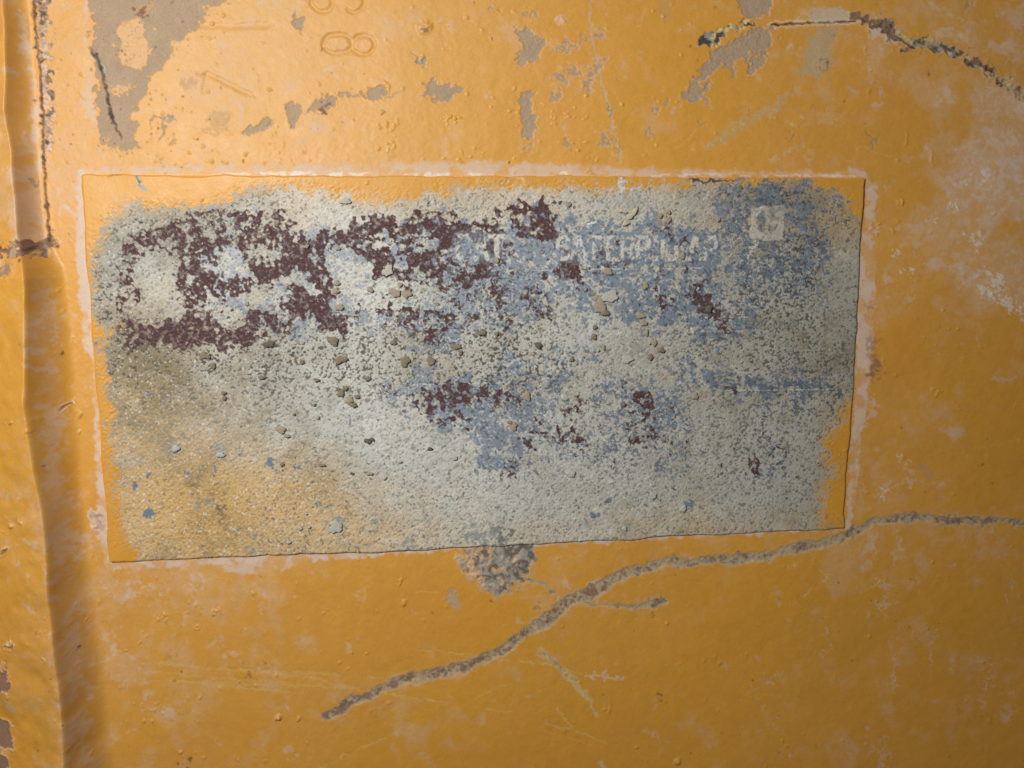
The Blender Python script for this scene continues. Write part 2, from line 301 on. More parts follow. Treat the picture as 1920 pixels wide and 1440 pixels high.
# upper right scar
chip([(1386, -150), (1386, 0), (1390, 25), (1397, 30), (1420, 34), (1442, 26), (1449, 0), (1449, -150)], lab='tan patch at the top edge left of the long scar')
chip([(1449, 45), (1449, 70), (1440, 105), (1425, 130), (1404, 140), (1398, 118), (1410, 105), (1438, 92), (1425, 95), (1400, 105), (1383, 112), (1378, 128), (1360, 122), (1345, 125), (1335, 138), (1318, 150), (1306, 155), (1298, 150), (1318, 125), (1330, 105), (1345, 90), (1370, 78), (1395, 62), (1420, 52)], wob=3, lab='tan patch below the yellow end of the long scar')
chip([(1282, 180), (1290, 160), (1300, 150), (1308, 160), (1322, 160), (1330, 150), (1332, 158), (1322, 178), (1305, 192), (1288, 192)], wob=2.5)
echip(1373, 129, 9, 8); echip(1350, 125, 8, 6, .2); echip(1320, 160, 6, 8, .6)
W, d = P.poly([(1513, 68), (1540, 52), (1575, 52), (1562, 85), (1550, 140), (1530, 146), (1497, 138), (1508, 105), (1518, 80)], 3); P.put('khaki', W, d, .75, 3, part=('worn_patch', 'khaki smear hanging below the thin dark crack'), clear=('dust',))
W, d, tt = P.line(arc(1545, 122, 6, 12, 140, 420, 10), [2], 2); P.put('dark', W, d, .6)
W, d = P.poly([(1508, 32), (1540, 15), (1580, 15), (1602, 32), (1600, 42), (1530, 42)], 4); P.put('dust', W, d, .8, 3); P.put('khaki', W, d, .35, 3)
W, d, tt = P.line([(1448, 46), (1480, 45), (1530, 42), (1570, 41), (1605, 40)], [3.4, 3, 2, 2.4, 2.4], .8); P.put('dark', W, d, .95, .9, dh=-3, part=('crack', 'thin dark crack leading into the upper scar')); P.put('chalk', *((W, np.abs(d - 3.6) - 1.6)), .35, 1)
W, d, tt = P.line([(1316, 80), (1335, 74), (1352, 62), (1380, 54), (1398, 44), (1412, 41)], [15, 26, 17, 12, 14, 8], 3)
P.put('pale', W, d, .9, 1.5, part=('scar', 'scar end with grey metal and yellow flakes'), dh=-1.5, clear=('tan', 'khaki'))
if W:
    m = smooth(-.3, .5, P.fbm(13, 3, 44)[W] + (1355 - X[W]) / 28); P.put('metal', W, d, 1, 1.5, mod=m); P.put('dark', W, d, .9, 1.5, mod=smooth(.35, .9, P.fbm(12, 3, 45)[W])); P.put('dark', W, np.abs(d + 1) - 1.2, .3, 1)
    P.h[W] += P.fbm(6, 2, 46)[W] * .4 * (d < 0)
upper = [(1600, 28), (1640, 44), (1668, 52), (1690, 78), (1730, 82), (1775, 92), (1812, 108), (1850, 130), (1890, 158), (1930, 190), (2000, 250), (2120, 340)]
W, d, tt = P.line(upper, [10, 18, 30, 20, 22, 20, 17, 15, 13, 10, 10, 10], 3)
P.put('khaki', W, d, .85, 1.5, part=('scar', 'rough grey and rust scar curving to the right edge'), clear=('dust',)); P.put('metal', W, d, .55, 1.5, mod=smooth(-.6, .5, P.fbm(12, 3, 47)[W]))
P.put('dark', W, d, .7, 1.5, mod=smooth(.3, 1.3, P.fbm(8, 3, 48, 1.6, .8, .6)[W])); P.put('rust', W, d, .9, 1.5, mod=smooth(0, .6, P.fbm(22, 3, 49)[W] + .9 - (X[W] - 1640) / 110)); P.put('pale', W, d, .6, 1, mod=(P.fbm(7, 2, 50)[W] > .9))
P.h[W] += (P.fbm(6, 3, 51)[W] * .6 - 1) * smooth(0, -3, d) + .7 * np.exp(-((d - 2) / 2) ** 2)
W, d, tt = P.line([(1625, 52), (1660, 62), (1690, 84)], [3, 14, 3], 3); P.put('dust', W, d - 5, .7, 3)
W, d, tt = P.line([(1318, 278), (1345, 262), (1380, 240), (1440, 210), (1490, 172)], [10, 18, 17, 14, 10], 4, 1.5); P.put('khaki', W, d, .5, 5); P.put('pale', W, d, .25, 4, mod=(P.fbm(4, 2, 52)[W] > .5))

# fine scratches, pale
def scratch(a, b, wd=1.6, amt=.45, layer='pale', c=None):
    pts = [a, c, b] if c else [a, b]
    W, d, tt = P.line(pts, [wd * .5, wd, wd * .4], 1.2, .4)
    if W: P.put(layer, W, d, amt, 1.3, mod=smooth(-1.6, .3, P.fbm(22, 2, 53)[W]), dh=-.25)
for a, b, *r in [((1262, 284), (1305, 244)), ((1290, 282), (1304, 268)), ((1196, 52), (1215, 5)), ((1440, 300), (1475, 275)), ((1560, 230), (1590, 208)), ((1692, 173), (1697, 164), 2.4), ((1238, 173), (1243, 166), 3), ((1570, 262), (1668, 292), 1.6),
                 ((270, 1246), (700, 1268), 4, .28), ((275, 1262), (680, 1292), 3, .25), ((270, 1277), (640, 1290), 4, .3), ((430, 1256), (720, 1272), 6, .2), ((330, 1278), (560, 1300), 9, .18), ((500, 1258), (700, 1296), 12, .16), ((310, 1244), (640, 1276), 12, .13),
                 ((720, 1302), (960, 1336), 3, .4), ((840, 1305), (900, 1328), 3, .3), ((880, 1312), (960, 1282), 3, .3), ((890, 1308), (960, 1322), 2, .3), ((780, 1221), (880, 1226), 2.4, .5), ((880, 1226), (960, 1240), 2, .5),
                 ((600, 1440), (775, 1362), 5, .35), ((630, 1424), (700, 1398), 3, .3), ((555, 1217), (590, 1219), 2), ((780, 1110), (820, 1109), 2), ((948, 1238), (1030, 1246), 3, .6), ((1030, 1246), (1085, 1262), 2.4, .5), ((1085, 1260), (1180, 1282), 3, .6),
                 ((1043, 1328), (1072, 1366), 6, .3), ((1024, 1357), (1078, 1372), 5, .4), ((1078, 1372), (1136, 1394), 5, .4), ((1018, 1371), (1108, 1397), 2.4, .3), ((1150, 1382), (1180, 1386), 2, .3), ((1262, 1432), (1285, 1412), 3, .3), ((1160, 1168), (1195, 1158), 2.4, .3), ((1190, 1158), (1240, 1162), 2, .3),
                 ((1508, 1116), (1556, 1078), 7, .4), ((1620, 1110), (1652, 1090), 6, .3), ((1580, 1420), (1600, 1440)), ((600, 170), (1000, 300), .8, .12), ((1840, 840), (1920, 820), 1), ((1430, 1236), (1440, 1250), 3, .3), ((1533, 1064), (1556, 1090), 5, .4), ((12, 1425), (75, 1418), 5, .5)]:
    r = list(r if r else (1.6,)); r = r + [.45] if len(r) < 2 else r; scratch(a, b, r[0], min(.8, r[1] * 1.6))
rs = np.random.default_rng(77)
for _ in range(150):
    x, y = rs.uniform(220, 1900), rs.uniform(0, 1440)
    if 320 < y < 1050 and x < 1620: continue
    a = rs.choice([-.7, .1, .15, -.5]) + rs.normal() * .25; l = rs.uniform(15, 90); scratch((x, y), (x + l * math.cos(a), y + l * math.sin(a)), rs.uniform(.8, 1.5), rs.uniform(.12, .35))

# the long lower scar and its branches
def scar(pts, widths, lab, rust, seed):
    W, d, tt = P.line(pts, [q * .95 for q in widths], 1.3, 1.6)
    n = P.fbm(18, 3, seed)[W]; f = P.fbm(4.5, 3, seed + 1)[W]
    P.put('khaki', W, d, .92, 1.6, part=('scar', lab), clear=('dust', 'chalk', 'redden')); P.put('tan', W, d + 1, .9, 3, mod=smooth(-1.3, .6, n + .25))
    k = np.interp(tt, np.linspace(0, 1, len(rust)), rust)
    P.put('rust', W, d + 1.5, .8, 3.5, mod=smooth(1.3, -.3, 1.35 - 1.5 * k - .35 * n - .35 * f)); P.put('pale', W, np.abs(d + .6) - 1.0, .4, 1.5, mod=smooth(-.2, 1.0, f)); P.put('chalk', W, d + 1, .35, 3, mod=smooth(.5, 1.3, P.fbm(26, 3, seed + 5)[W])); P.put('dark', W, d + 2, .22, 2, mod=smooth(.8, 1.9, f + .4 * k))
    P.put('metal', W, d + 1, .12, 2, mod=smooth(.1, 1.1, P.fbm(40, 2, seed + 2)[W])); P.put('speck', W, d + 1, .45, 1.5, mod=smooth(.9, 1.9, P.fbm(3.5, 2, seed + 3)[W]))
    P.put('dust', W, d - 4.5, .35, 4, mod=smooth(-.3, 1.0, P.fbm(30, 3, seed + 4)[W])); P.L['dust'][W] *= 1 - smooth(1, -1, d)
    P.h[W] += -1.2 * smooth(1.5, -3, d) + smooth(0, -3, d) * f * .25
scar([(612, 1342), (650, 1322), (700, 1301), (760, 1276), (830, 1262), (880, 1250), (940, 1216), (1000, 1178), (1060, 1136), (1110, 1108), (1160, 1082), (1250, 1057), (1330, 1051), (1400, 1047), (1470, 1034), (1550, 1018), (1600, 1000), (1640, 979), (1680, 970), (1720, 973), (1780, 977), (1850, 977), (1920, 980), (2120, 990)],
     [20, 23, 21, 20, 20, 21, 21, 22, 25, 28, 23, 18, 19, 19, 20, 21, 23, 20, 18, 18, 16, 18, 14, 12, 12], 'long scar rising from lower left to right edge',
     [.85, .8, .8, .75, .6, .7, .65, .6, .7, .5, .3, .3, .25, .2, .2, .3, .3, .25, .4, .8, .9, .4, .4], 60)
scar([(1095, 1132), (1130, 1136), (1180, 1140), (1212, 1134), (1232, 1128), (1250, 1125)], [5, 5, 6, 12, 14, 9], 'short scar branching right', [.5, .5, .5, .6, .6], 70)
scar([(1058, 1134), (1045, 1120), (1028, 1102), (1004, 1092), (975, 1086)], [5, 6, 7, 9, 6], 'thin scar branching up to the grey smear', [.2, .2], 75)
scar([(1014, 1222), (1040, 1242), (1062, 1262), (1078, 1276)], [6, 8, 8, 6], 'short brown scratch below the long scar', [.4, .8], 80)
W, d, tt = P.line([(1012, 1220), (1030, 1232)], [6], 2); P.put('pale', W, d, .6)
W, d, tt = P.line([(1055, 1256), (1080, 1282), (1104, 1312), (1120, 1345)], [7, 12, 9, 3], 1.5); P.put('pale', W, d, .5, 2, part=('scrape', 'pale scrape trailing from the brown scratch')); P.put('khaki', W, d, .45, 2)
W, d, tt = P.line([(1095, 1262), (1120, 1266), (1150, 1273), (1172, 1276)], [3, 8, 5, 14], 4); P.put('dust', W, d, .75, 2)
W, d, tt = P.line([(1100, 1098), (1117, 1090)], [6, 4], 1); P.put('dust', W, d, .9)
W, d = P.poly([(842, 1104), (853, 1102), (858, 1120), (860, 1142), (850, 1136), (843, 1126), (836, 1124)], 2); P.put('khaki', W, d, .85, 1.5, part=('worn_patch', 'small khaki lozenge below the grey smear'), dh=-.5); P.put('metal', W, d, .5, 2, mod=P.fbm(6, 2, 81)[W] > 0)
# grey smear under the plate
W, d = P.poly([(862, 1046), (880, 1026), (905, 1016), (985, 1012), (1000, 1030), (1002, 1052), (992, 1074), (972, 1090), (948, 1108), (925, 1108), (900, 1096), (880, 1080)], 4, 2)
n = P.fbm(16, 4, 82)[W]; P.put('dust', W, d - 2, .55, 6); P.put('metal', W, d, .8, 9, mod=smooth(-1.4, .9, n * .7 + (X[W] - 905) / 38), part=('grey_smear', 'grey metal smear below the plate')); P.put('dark', W, d + 2, .6, 5, mod=smooth(.1, 1.6, P.fbm(9, 3, 92)[W] + (X[W] - 925) / 70)); P.put('rust', W, d, .55, 3, mod=smooth(.4, .9, P.fbm(14, 3, 83)[W]) * (Y[W] < 1040)); P.h[W] += (d < 0) * P.fbm(6, 2, 84)[W] * .6

# left ridge: seam, rust gaps, dents
seam = [(66, -150), (64, 0), (65, 40), (69, 80), (74, 120), (77, 170), (80, 230), (81, 280), (85, 330), (88, 380), (92, 430), (93, 452)]
W, d, tt = P.line([(76, -20), (80, 30), (84, 110), (88, 180), (91, 250), (88, 300)], [24, 22, 16, 18, 16, 6], 4); n = P.fbm(10, 3, 85)[W]
P.put('dust', W, d, .8, 2); P.put('tan', W, d, .7, 2, mod=smooth(-.2, .6, n)); P.put('rust', W, d, .75, 2, mod=smooth(.5, .9, P.fbm(18, 3, 86)[W])); P.put('dark', W, d, .7, 1.5, mod=smooth(.9, 1.3, P.fbm(9, 3, 87)[W])); P.h[W] += (d < 0) * n * 1.2
W, d, tt = P.line(seam, [2.4, 3, 2.4, 2, 2.6, 3.4, 2.4, 3, 2.4, 2.4, 3.4, 4], 1.0); P.put('dark', W, d, .8, 1.2, dh=-3, part=('seam', 'dark open seam along the ridge')); P.put('rust', W, d - 1, .5, 1.5); P.h[W] += .8 * np.exp(-((d - 3.5) / 2) ** 2)
W, d = P.poly([(96, 438), (102, 455), (100, 470), (88, 474), (72, 480), (40, 482), (-60, 484), (-60, 466), (30, 463), (44, 456), (72, 452), (90, 450)], 4); P.put('tan', W, d, 1, 1.2, part=('rust_gap', 'dark brown broken edge crossing the ridge'), dh=-3, clear=('dust',)); P.put('rust', W, d, .95, 1.5, mod=smooth(-.8, .3, P.fbm(14, 3, 88)[W])); P.put('dark', W, d, .6, 1.5, mod=smooth(.3, 1.3, P.fbm(9, 3, 89)[W])); P.h[W] += .8 * np.exp(-((d - 3) / 2) ** 2) + (d < 0) * P.fbm(6, 2, 90)[W] * .4
W, d = P.poly([(-40, 510), (26, 500), (40, 490), (48, 494), (50, 508), (34, 516), (-40, 530)], 3); P.put('tan', W, d, .8, 1.5, part=('paint_chip', 'grey chip under the broken edge of the ridge')); P.put('rust', W, d + 2, .5, 2); P.h[W] += 1.5 * np.exp(-((d - 2) / 2) ** 2)
for q, lb in (([(-10, 1228), (32, 1232), (36, 1250), (39, 1262), (36, 1274), (-10, 1280)], 'dark chip at the left edge, higher one'), ([(-10, 1325), (32, 1328), (38, 1352), (48, 1370), (40, 1377), (-10, 1380)], 'dark chip at the left edge, lower one'), ([(-10, 1390), (32, 1392), (31, 1425), (-10, 1420)], None)):
    W, d = P.poly(q, 3); P.put('rust', W, d, .9, 1.2, part=('paint_chip', lb), dh=-2, clear=('dust',)); P.put('dust', W, d - 3, .5, 2); P.h[W] += 1.6 * np.exp(-((d - 2) / 2) ** 2)
for q in ([(30, 1192), (40, 1188), (47, 1184), (44, 1180)], [(118, 765), (128, 760), (138, 757)], [(30, 1018), (34, 1012), (38, 1009)]):
    W, d, tt = P.line(q, [2, 5, 2], 1.5); P.put('rust', W, d, .95, 1, dh=-3); P.put('chalk', W, np.abs(d - 2.5) - 1, .6, 1, mod=(Y[W] < q[1][1])); P.h[W] += 1.5 * np.exp(-((d - 3) / 1.5) ** 2)
W, d, tt = P.line([(10, 1290), (28, 1292), (45, 1302), (50, 1308)], [3, 8, 10, 4], 4); P.put('khaki', W, d, .7, 2)
W, d, tt = P.line([(118, 772), (122, 900), (126, 1000)], [3, 3, 3], 1); P.h[W] += 0
# red-brown stains, smudges
for x, y, rx, ry, a, l in [(1630, 590, 9, 24, .5, 'rust'), (1634, 650, 12, 30, .5, 'rust'), (1638, 695, 14, 22, .75, 'rust'), (1737, 884, 12, 14, .55, 'tan'), (352, 1426, 7, 7, .7, 'dark'), (33, 1221, 5, 5, .6, 'rust'), (97, 1371, 4, 4, .6, 'dark'), (545, 1412, 11, 12, .4, 'dust'), (470, 1272, 7, 5, .5, 'dark'),
                           (500, 1250, 8, 5, .4, 'dark'), (1342, 1393, 4, 4, .5, 'dust'), (1480, 1418, 5, 4, .7, 'dust'), (1420, 1316, 7, 4, .7, 'khaki'), (1130, 1438, 10, 7, .5, 'dust'), (355, 1250, 6, 10, .3, 'olive'), (320, 1230, 12, 6, .3, 'olive'), (1060, 1380, 3, 3, .7, 'rust'), (1242, 1314, 6, 4, .7, 'dark'), (1252, 1288, 14, 3, .45, 'tan'), (1278, 1300, 5, 3, .5, 'tan'),
                           (1896, 285, 4, 3, .9, 'dark'), (1627, 255, 4, 3, .8, 'dark'), (1822, 522, 4, 5, .4, 'chalk'), (1905, 168, 5, 3, .7, 'rust'), (1340, 15, 3, 5, .5, 'dark'), (660, 1221, 4, 4, .5, 'dark'), (1006, 1140, 4, 4, .4, 'dark'), (1226, 1150, 4, 3, .5, 'dark'), (1600, 1236, 3, 3, .7, 'dark'), (1714, 1091, 3, 2, .8, 'dark'), (1530, 1396, 3, 3, .7, 'dark'), (1405, 90, 1, 1, 0, 'dark'), (1840, 873, 3, 3, .6, 'dark')]:
    W, d = P.ell(x, y, rx, ry, 0, 3)
    if W: P.put(l, W, d, a, 3.5, mod=smooth(-1, .6, P.fbm(7, 2, 91)[W]))

# paint drips, nibs and pits
for _ in range(900):
    x, y = rs.uniform(0, 1920), rs.uniform(0, 1440)
    dens = .9 if (y < 330 and x < 1300) else (.75 if x < 420 else (.7 if y > 1060 and x < 900 else .45))
    if rs.random() > dens: continue
    r = rs.choice([1.6, 2, 2.4, 3, 4.5], p=[.34, .3, .2, .12, .04]); W, d = P.ell(x, y, r * rs.uniform(.8, 1.5), r * rs.uniform(.8, 1.7), rs.uniform(-.8, .2), 1)
    if W: P.h[W] += (r * rs.uniform(.45, .8)) * smooth(1.4, -r, d)
for x, y, n_, sp, r in [(720, 235, 8, 14, 4), (852, 222, 6, 9, 4), (400, 300, 12, 50, 3), (540, 300, 10, 30, 3.5), (730, 275, 5, 8, 3), (1000, 220, 10, 40, 2.6), (1060, 290, 14, 60, 3), (850, 300, 8, 40, 3), (320, 308, 8, 20, 4), (1085, 215, 5, 20, 3), (1680, 380, 3, 5, 5), (1590, 390, 8, 20, 3), (1650, 430, 7, 12, 4), (1755, 735, 3, 6, 4), (405, 1148, 5, 6, 4),
                         (300, 1175, 14, 50, 3), (330, 1140, 8, 20, 3), (120, 1180, 6, 30, 3), (40, 980, 6, 18, 5), (48, 780, 6, 20, 4), (550, 1350, 4, 12, 4), (518, 1352, 3, 3, 5), (755, 1090, 3, 6, 4), (280, 1320, 8, 30, 3), (430, 1300, 6, 40, 3)]:
    for _ in range(n_):
        a, b = x + rs.normal() * sp, y + rs.normal() * sp * .5; q = r * rs.uniform(.5, 1.1); W, d = P.ell(a, b, q, q * rs.uniform(.7, 1.5), rs.uniform(-.8, .8), 2)
        if W: P.h[W] += q * .75 * smooth(1.2, -q, d)
W, d = P.ell(797, 52, 12, 13, 0, 2); P.h[W] += 4 * smooth(4, -8, d); W, d = P.ell(799, 55, 7, 7, 0, 3); P.h[W] -= 3 * smooth(1, -3, d); P.put('tan', W, d, .6, 2); P.put('dark', W, d + 3, .5, 2)
W, d = P.ell(1053, 38, 7, 7, 0, 2); P.h[W] += 2.5 * smooth(2, -6, d); P.put('dust', W, d - 3, .5, 3)
W, d, tt = P.line(arc(1696, 845, 4, 10, 60, 260), [3], 1); 
for p_ in (arc(1140, 1325, 6, 14, -60, 80), arc(1697, 260, 4, 12, -70, 70), arc(1750, 297, 4, 15, 100, 250), arc(1625, 95, 4, 9, 60, 300), arc(1752, 732, 8, 5, 180, 360)):
    W, d, tt = P.line(p_, [2.5], .6); P.h[W] += 1.3 * smooth(1.5, -1.2, d)
for _ in range(260):
    x, y = (rs.uniform(90, 420), rs.uniform(0, 330)) if rs.random() < .25 else (rs.uniform(0, 1920), rs.uniform(0, 1440)); r = rs.choice([1.1, 1.5, 2.2], p=[.5, .35, .15]); W, d = P.ell(x, y, r, r * rs.uniform(.8, 1.4), 0, .6)
    if W: P.put('dark' if rs.random() < .5 else 'rust', W, d, rs.uniform(.35, .9), 1.2); P.h[W] -= .5 * smooth(1, -1, d)
print('panel painted', round(time.time() - T0, 1))

# ------------------------------------------------------------------ the plate
NU, NV = 1150, 546
u = np.linspace(0, PLATE_W, NU + 1); v = np.linspace(0, PLATE_H, NV + 1)
U_, V_ = np.meshgrid(u, v)
q3 = np.stack([U_, V_, U_ * 0], -1) @ RC.T + TC
Q = Surf(q3[..., 0] / q3[..., 2] * FPX + 960, q3[..., 1] / q3[..., 2] * FPX + 720)
X, Y = Q.X, Q.Y
fine = Q.fbm(4.6, 2, 101, 1.3, .85, -.5, gain=.7); crumb = Q.fbm(12, 4, 102, gain=.72); mid = Q.fbm(30, 4, 103, gain=.65); big = Q.fbm(90, 3, 104)
tiny = Q.fbm(2.9, 1, 107)
um = Q.cdf(Q.fbm(19, 2, 108) * .42 + Q.fbm(7.5, 3, 105) * .9); rt = np.maximum(smooth(1290, 1370, Q.X), smooth(690, 760, Q.Y) * smooth(900, 1050, Q.X)); ub = Q.cdf(Q.fbm(24, 2, 109) * (.5 - .2 * rt) + (Q.fbm(9, 3, 106, gain=.7) * (1 - rt) + Q.fbm(5.5, 3, 116, gain=.8) * rt) * .88)

# yellow paint: solid on the margins, thinning over the crust
W_, dx = Q.poly([(180, 600), (178, 500), (184, 455), (205, 420), (235, 398), (262, 388), (330, 392), (400, 386), (445, 376), (475, 352), (520, 352), (580, 362), (650, 370), (700, 378), (760, 368), (850, 352), (900, 350), (960, 352), (1030, 358), (1120, 356), (1200, 350), (1290, 340),
    (1400, 338), (1500, 342), (1548, 352), (1575, 380), (1602, 420), (1625, 450), (1640, 600), (1610, 730), (1596, 742), (1575, 752), (1568, 790), (1560, 812), (1551, 830), (1556, 850), (1562, 872), (1560, 895), (1545, 915), (1538, 945), (1536, 1100), (300, 1100), (230, 990), (222, 930), (214, 860), (208, 760), (200, 700), (196, 660), (210, 625), (230, 612), (205, 612), (190, 606)], 2.2, 2.5, pad=60)
dxf = np.full(Q.shape, 60., np.float32); dxf[W_] = dx
yel = shepard(Q, [(205, 500, .15), (230, 440, .35), (300, 400, .55), (400, 390, .6), (480, 372, .55), (560, 380, .62), (600, 410, .4), (650, 400, .35), (700, 385, .5), (760, 380, .45), (850, 365, .45), (950, 362, .5), (1000, 372, .45), (1080, 375, .35), (1160, 380, .35), (1250, 355, .45), (1300, 370, .3), (1350, 350, .45), (1400, 358, .7), (1480, 362, .75), (1530, 370, .8), (1560, 400, .8), (1590, 420, .75), (1600, 460, .35), (1580, 520, .18), (1600, 560, .15), (1590, 660, .2),
    (1520, 420, .4), (1440, 380, .3), (280, 460, .1), (400, 450, .05), (600, 500, .02), (800, 500, 0), (1100, 500, .02), (1400, 520, .06), (1500, 600, .12), (1500, 480, .15), (200, 570, .4), (215, 600, .55), (240, 650, .5), (300, 680, .45), (400, 700, .28), (500, 700, .12), (640, 700, .03), (240, 720, .7), (300, 760, .66), (380, 760, .5), (460, 780, .38), (540, 800, .22), (640, 790, .05),
    (240, 800, .85), (300, 830, .8), (380, 850, .7), (460, 860, .5), (530, 860, .42), (600, 860, .3), (700, 850, .1), (800, 860, .05), (270, 900, .95), (340, 930, .85), (430, 930, .75), (520, 940, .72), (600, 960, .7), (690, 940, .45), (780, 930, .35), (850, 950, .32), (280, 980, 1), (400, 1000, .95), (520, 1000, .9), (640, 1010, .85), (740, 1000, .6), (820, 990, .42), (870, 980, .3), (960, 960, .15),
    (1000, 990, .35), (1100, 985, .3), (1200, 975, .35), (1300, 985, .45), (1400, 975, .3), (1500, 970, .3), (1500, 900, .05), (1400, 900, .02), (1200, 900, .03), (1000, 900, .02), (1200, 700, .08), (1300, 680, .12), (1180, 400, .25), (1560, 760, .35), (1540, 840, .2), (1560, 650, .15), (1450, 660, .12), (1400, 640, .1)])
dxf = dxf + mid * 2.5
solid = smooth(9, -9, -dxf + fine * 4.5 + crumb * 1)                                   # outside the worn window
yel = np.maximum(yel, .6 * smooth(34, 0, -dxf) * smooth(-80, 0, dxf + 34 * 2))
yel = np.clip(yel + .22 * smooth(760, 930, Q.Y) * smooth(900, 500, Q.X) + .12 * smooth(940, 1000, Q.Y), 0, 1)
veilY = smooth(-.12, .95, yel * 1.25 - .22 + .08 * fine + .05 * mid + .04 * tiny) * smooth(.12, .42, yel)
bare = 1 - solid
Q.L['spray'][:] = np.clip(veilY, 0, 1) * .96 * bare
Q.L['grit'][:] = bare

# blue printing
blue = shepard(Q, [(300, 420, .04), (240, 560, .06), (430, 490, .5), (410, 460, .4), (440, 510, .6), (520, 470, .25), (500, 462, .2), (600, 455, .75), (650, 475, .65), (620, 500, .6), (660, 510, .3), (570, 560, .2), (560, 530, .5), (440, 570, .5), (500, 580, .5), (350, 560, .2), (250, 590, .2), (700, 440, .5), (760, 470, .5), (780, 520, .3), (600, 545, .3), (480, 555, .15), (700, 560, .18), (800, 540, .45), (810, 500, .5), (730, 530, .05), (650, 580, .45), (690, 606, .55), (600, 600, .5), (570, 615, .9),
    (850, 440, .6), (840, 400, .4), (870, 380, .2), (920, 400, .1), (860, 520, .85), (900, 560, .72), (860, 590, .65), (950, 545, .75), (930, 500, .75), (980, 460, .85), (1010, 400, .55), (1000, 500, .7), (960, 580, .55), (1020, 560, .6), (1060, 530, .55), (1040, 590, .1), (1060, 430, .55), (1120, 432, .6), (1200, 425, .7), (1210, 440, .5), (1090, 500, .8), (1150, 500, .65), (1140, 470, .5), (1200, 480, .35), (1240, 450, .65),
    (1240, 495, .62), (1300, 500, .62), (1290, 450, .5), (1160, 530, .85), (1200, 540, .8), (1260, 530, .75), (1280, 560, .65), (1330, 560, .55), (1340, 590, .6), (1220, 580, .5), (1240, 600, .35), (1180, 560, .6), (1140, 560, .4), (1080, 560, .35), (1100, 400, .12), (1180, 400, .1), (1260, 400, .12), (1320, 420, .25), (1350, 460, .38), (1400, 480, .55), (1370, 400, .72), (1380, 370, .65), (1440, 372, .72), (1490, 360, .45), (1500, 400, .5), (1530, 390, .3), (1480, 440, .5),
    (1380, 430, .65), (1530, 460, .6), (1440, 500, .7), (1510, 510, .62), (1560, 540, .1), (1575, 450, .06), (1540, 560, .3), (1450, 560, .35), (1380, 600, .5), (1380, 540, .35), (1450, 620, .25), (1550, 640, .08), (1400, 680, .05), (1360, 720, .6), (1390, 735, .45), (1430, 735, .6), (1470, 720, .5), (1530, 725, .62), (1560, 740, .15), (1490, 740, .4), (1400, 770, .3), (1460, 790, .35), (1530, 800, .25), (1420, 830, .35), (1500, 850, .3), (1400, 880, .38), (1450, 880, .45), (1540, 860, .15),
    (1500, 900, .2), (1440, 930, .15), (720, 630, .1), (820, 625, .6), (860, 615, .75), (780, 610, .5), (900, 600, .4), (700, 620, .2), (600, 650, .1), (900, 660, .06), (1000, 640, .06), (1060, 650, .35), (1090, 610, .3), (1040, 690, .35), (1150, 640, .05), (1200, 680, .03), (1250, 640, .1), (1100, 710, .15), (780, 716, .95), (860, 715, .9), (960, 716, .6), (800, 740, .75), (860, 760, .75), (740, 740, .4), (900, 740, .65), (830, 780, .8), (880, 800, .75), (780, 790, .2),
    (950, 740, .45), (1000, 730, .55), (940, 790, .45), (1020, 760, .7), (1040, 800, .55), (980, 830, .65), (900, 835, .85), (920, 860, .75), (960, 860, .55), (1010, 850, .4), (1080, 800, .35), (1100, 730, .35), (1130, 745, .5), (1150, 780, .55), (1100, 770, .15), (1200, 740, .65), (1230, 760, .65), (1200, 790, .55), (1160, 830, .6), (1220, 800, .55), (1270, 820, .45), (1290, 840, .5), (1140, 850, .5), (1210, 850, .45), (1180, 880, .4), (1250, 880, .4), (1260, 900, .3), (1340, 850, .3), (1340, 800, .15),
    (1310, 760, .3), (940, 900, .25), (1040, 890, .3), (1100, 900, .28), (1130, 910, .35), (1010, 910, .2), (1060, 930, .2), (1200, 910, .15), (1320, 900, .2), (1350, 950, .06), (1120, 960, .1), (800, 880, 0), (700, 800, 0), (600, 750, .03), (500, 700, .02), (860, 850, .05), (840, 820, .1), (900, 960, 0), (950, 940, .05)] + [(x, y, 0) for x in range(200, 900, 60) for y in (880, 930, 980, 1030)] + [(x, y, 0) for x in range(200, 560, 50) for y in (660, 710, 760, 820)] + [(x, 820, 0) for x in (560, 620, 680, 740)] + [(x, 1000, .03) for x in range(900, 1600, 60)] + [(600, 690, .03), (680, 680, .03), (760, 690, .04), (850, 690, .04), (560, 400, 0), (640, 395, 0), (720, 385, 0), (800, 372, 0), (900, 365, 0), (1000, 360, 0), (1100, 370, .02), (1200, 370, .03), (1300, 370, .05), (1600, 480, 0), (1600, 560, 0), (1600, 640, 0), (250, 500, .05), (300, 520, .08), (250, 450, .03)], 4.0)
for q_, v_ in (([(842, 430), (960, 425), (1040, 432), (1345, 430), (1350, 500), (1310, 505), (842, 505), (835, 470)], .64), ([(842, 512), (1312, 507), (1340, 560), (1330, 600), (1240, 600), (1190, 560), (1100, 548), (1050, 560), (1020, 600), (842, 600)], .66)):
    W, d = Q.poly(q_, 4, 2); blue[W] = np.maximum(blue[W], v_ * smooth(8, -8, d))
W, d = Q.poly([(1345, 365), (1400, 352), (1500, 352), (1540, 390), (1560, 540), (1470, 560), (1345, 545)], 4, 3); blue[W] = np.maximum(blue[W], .50 * smooth(14, -14, d))
bcov = smooth(.10, .84, blue) * .90 + .08 * blue - .04 - .14 * rt * smooth(560, 720, Q.Y)
bm = smooth(.045, -.045, ub - bcov) * bare
# the left upper part keeps only a faint blue ground under the crust
Q.L['blue'][:] = bm * (.72 + .2 * smooth(560, 900, X))

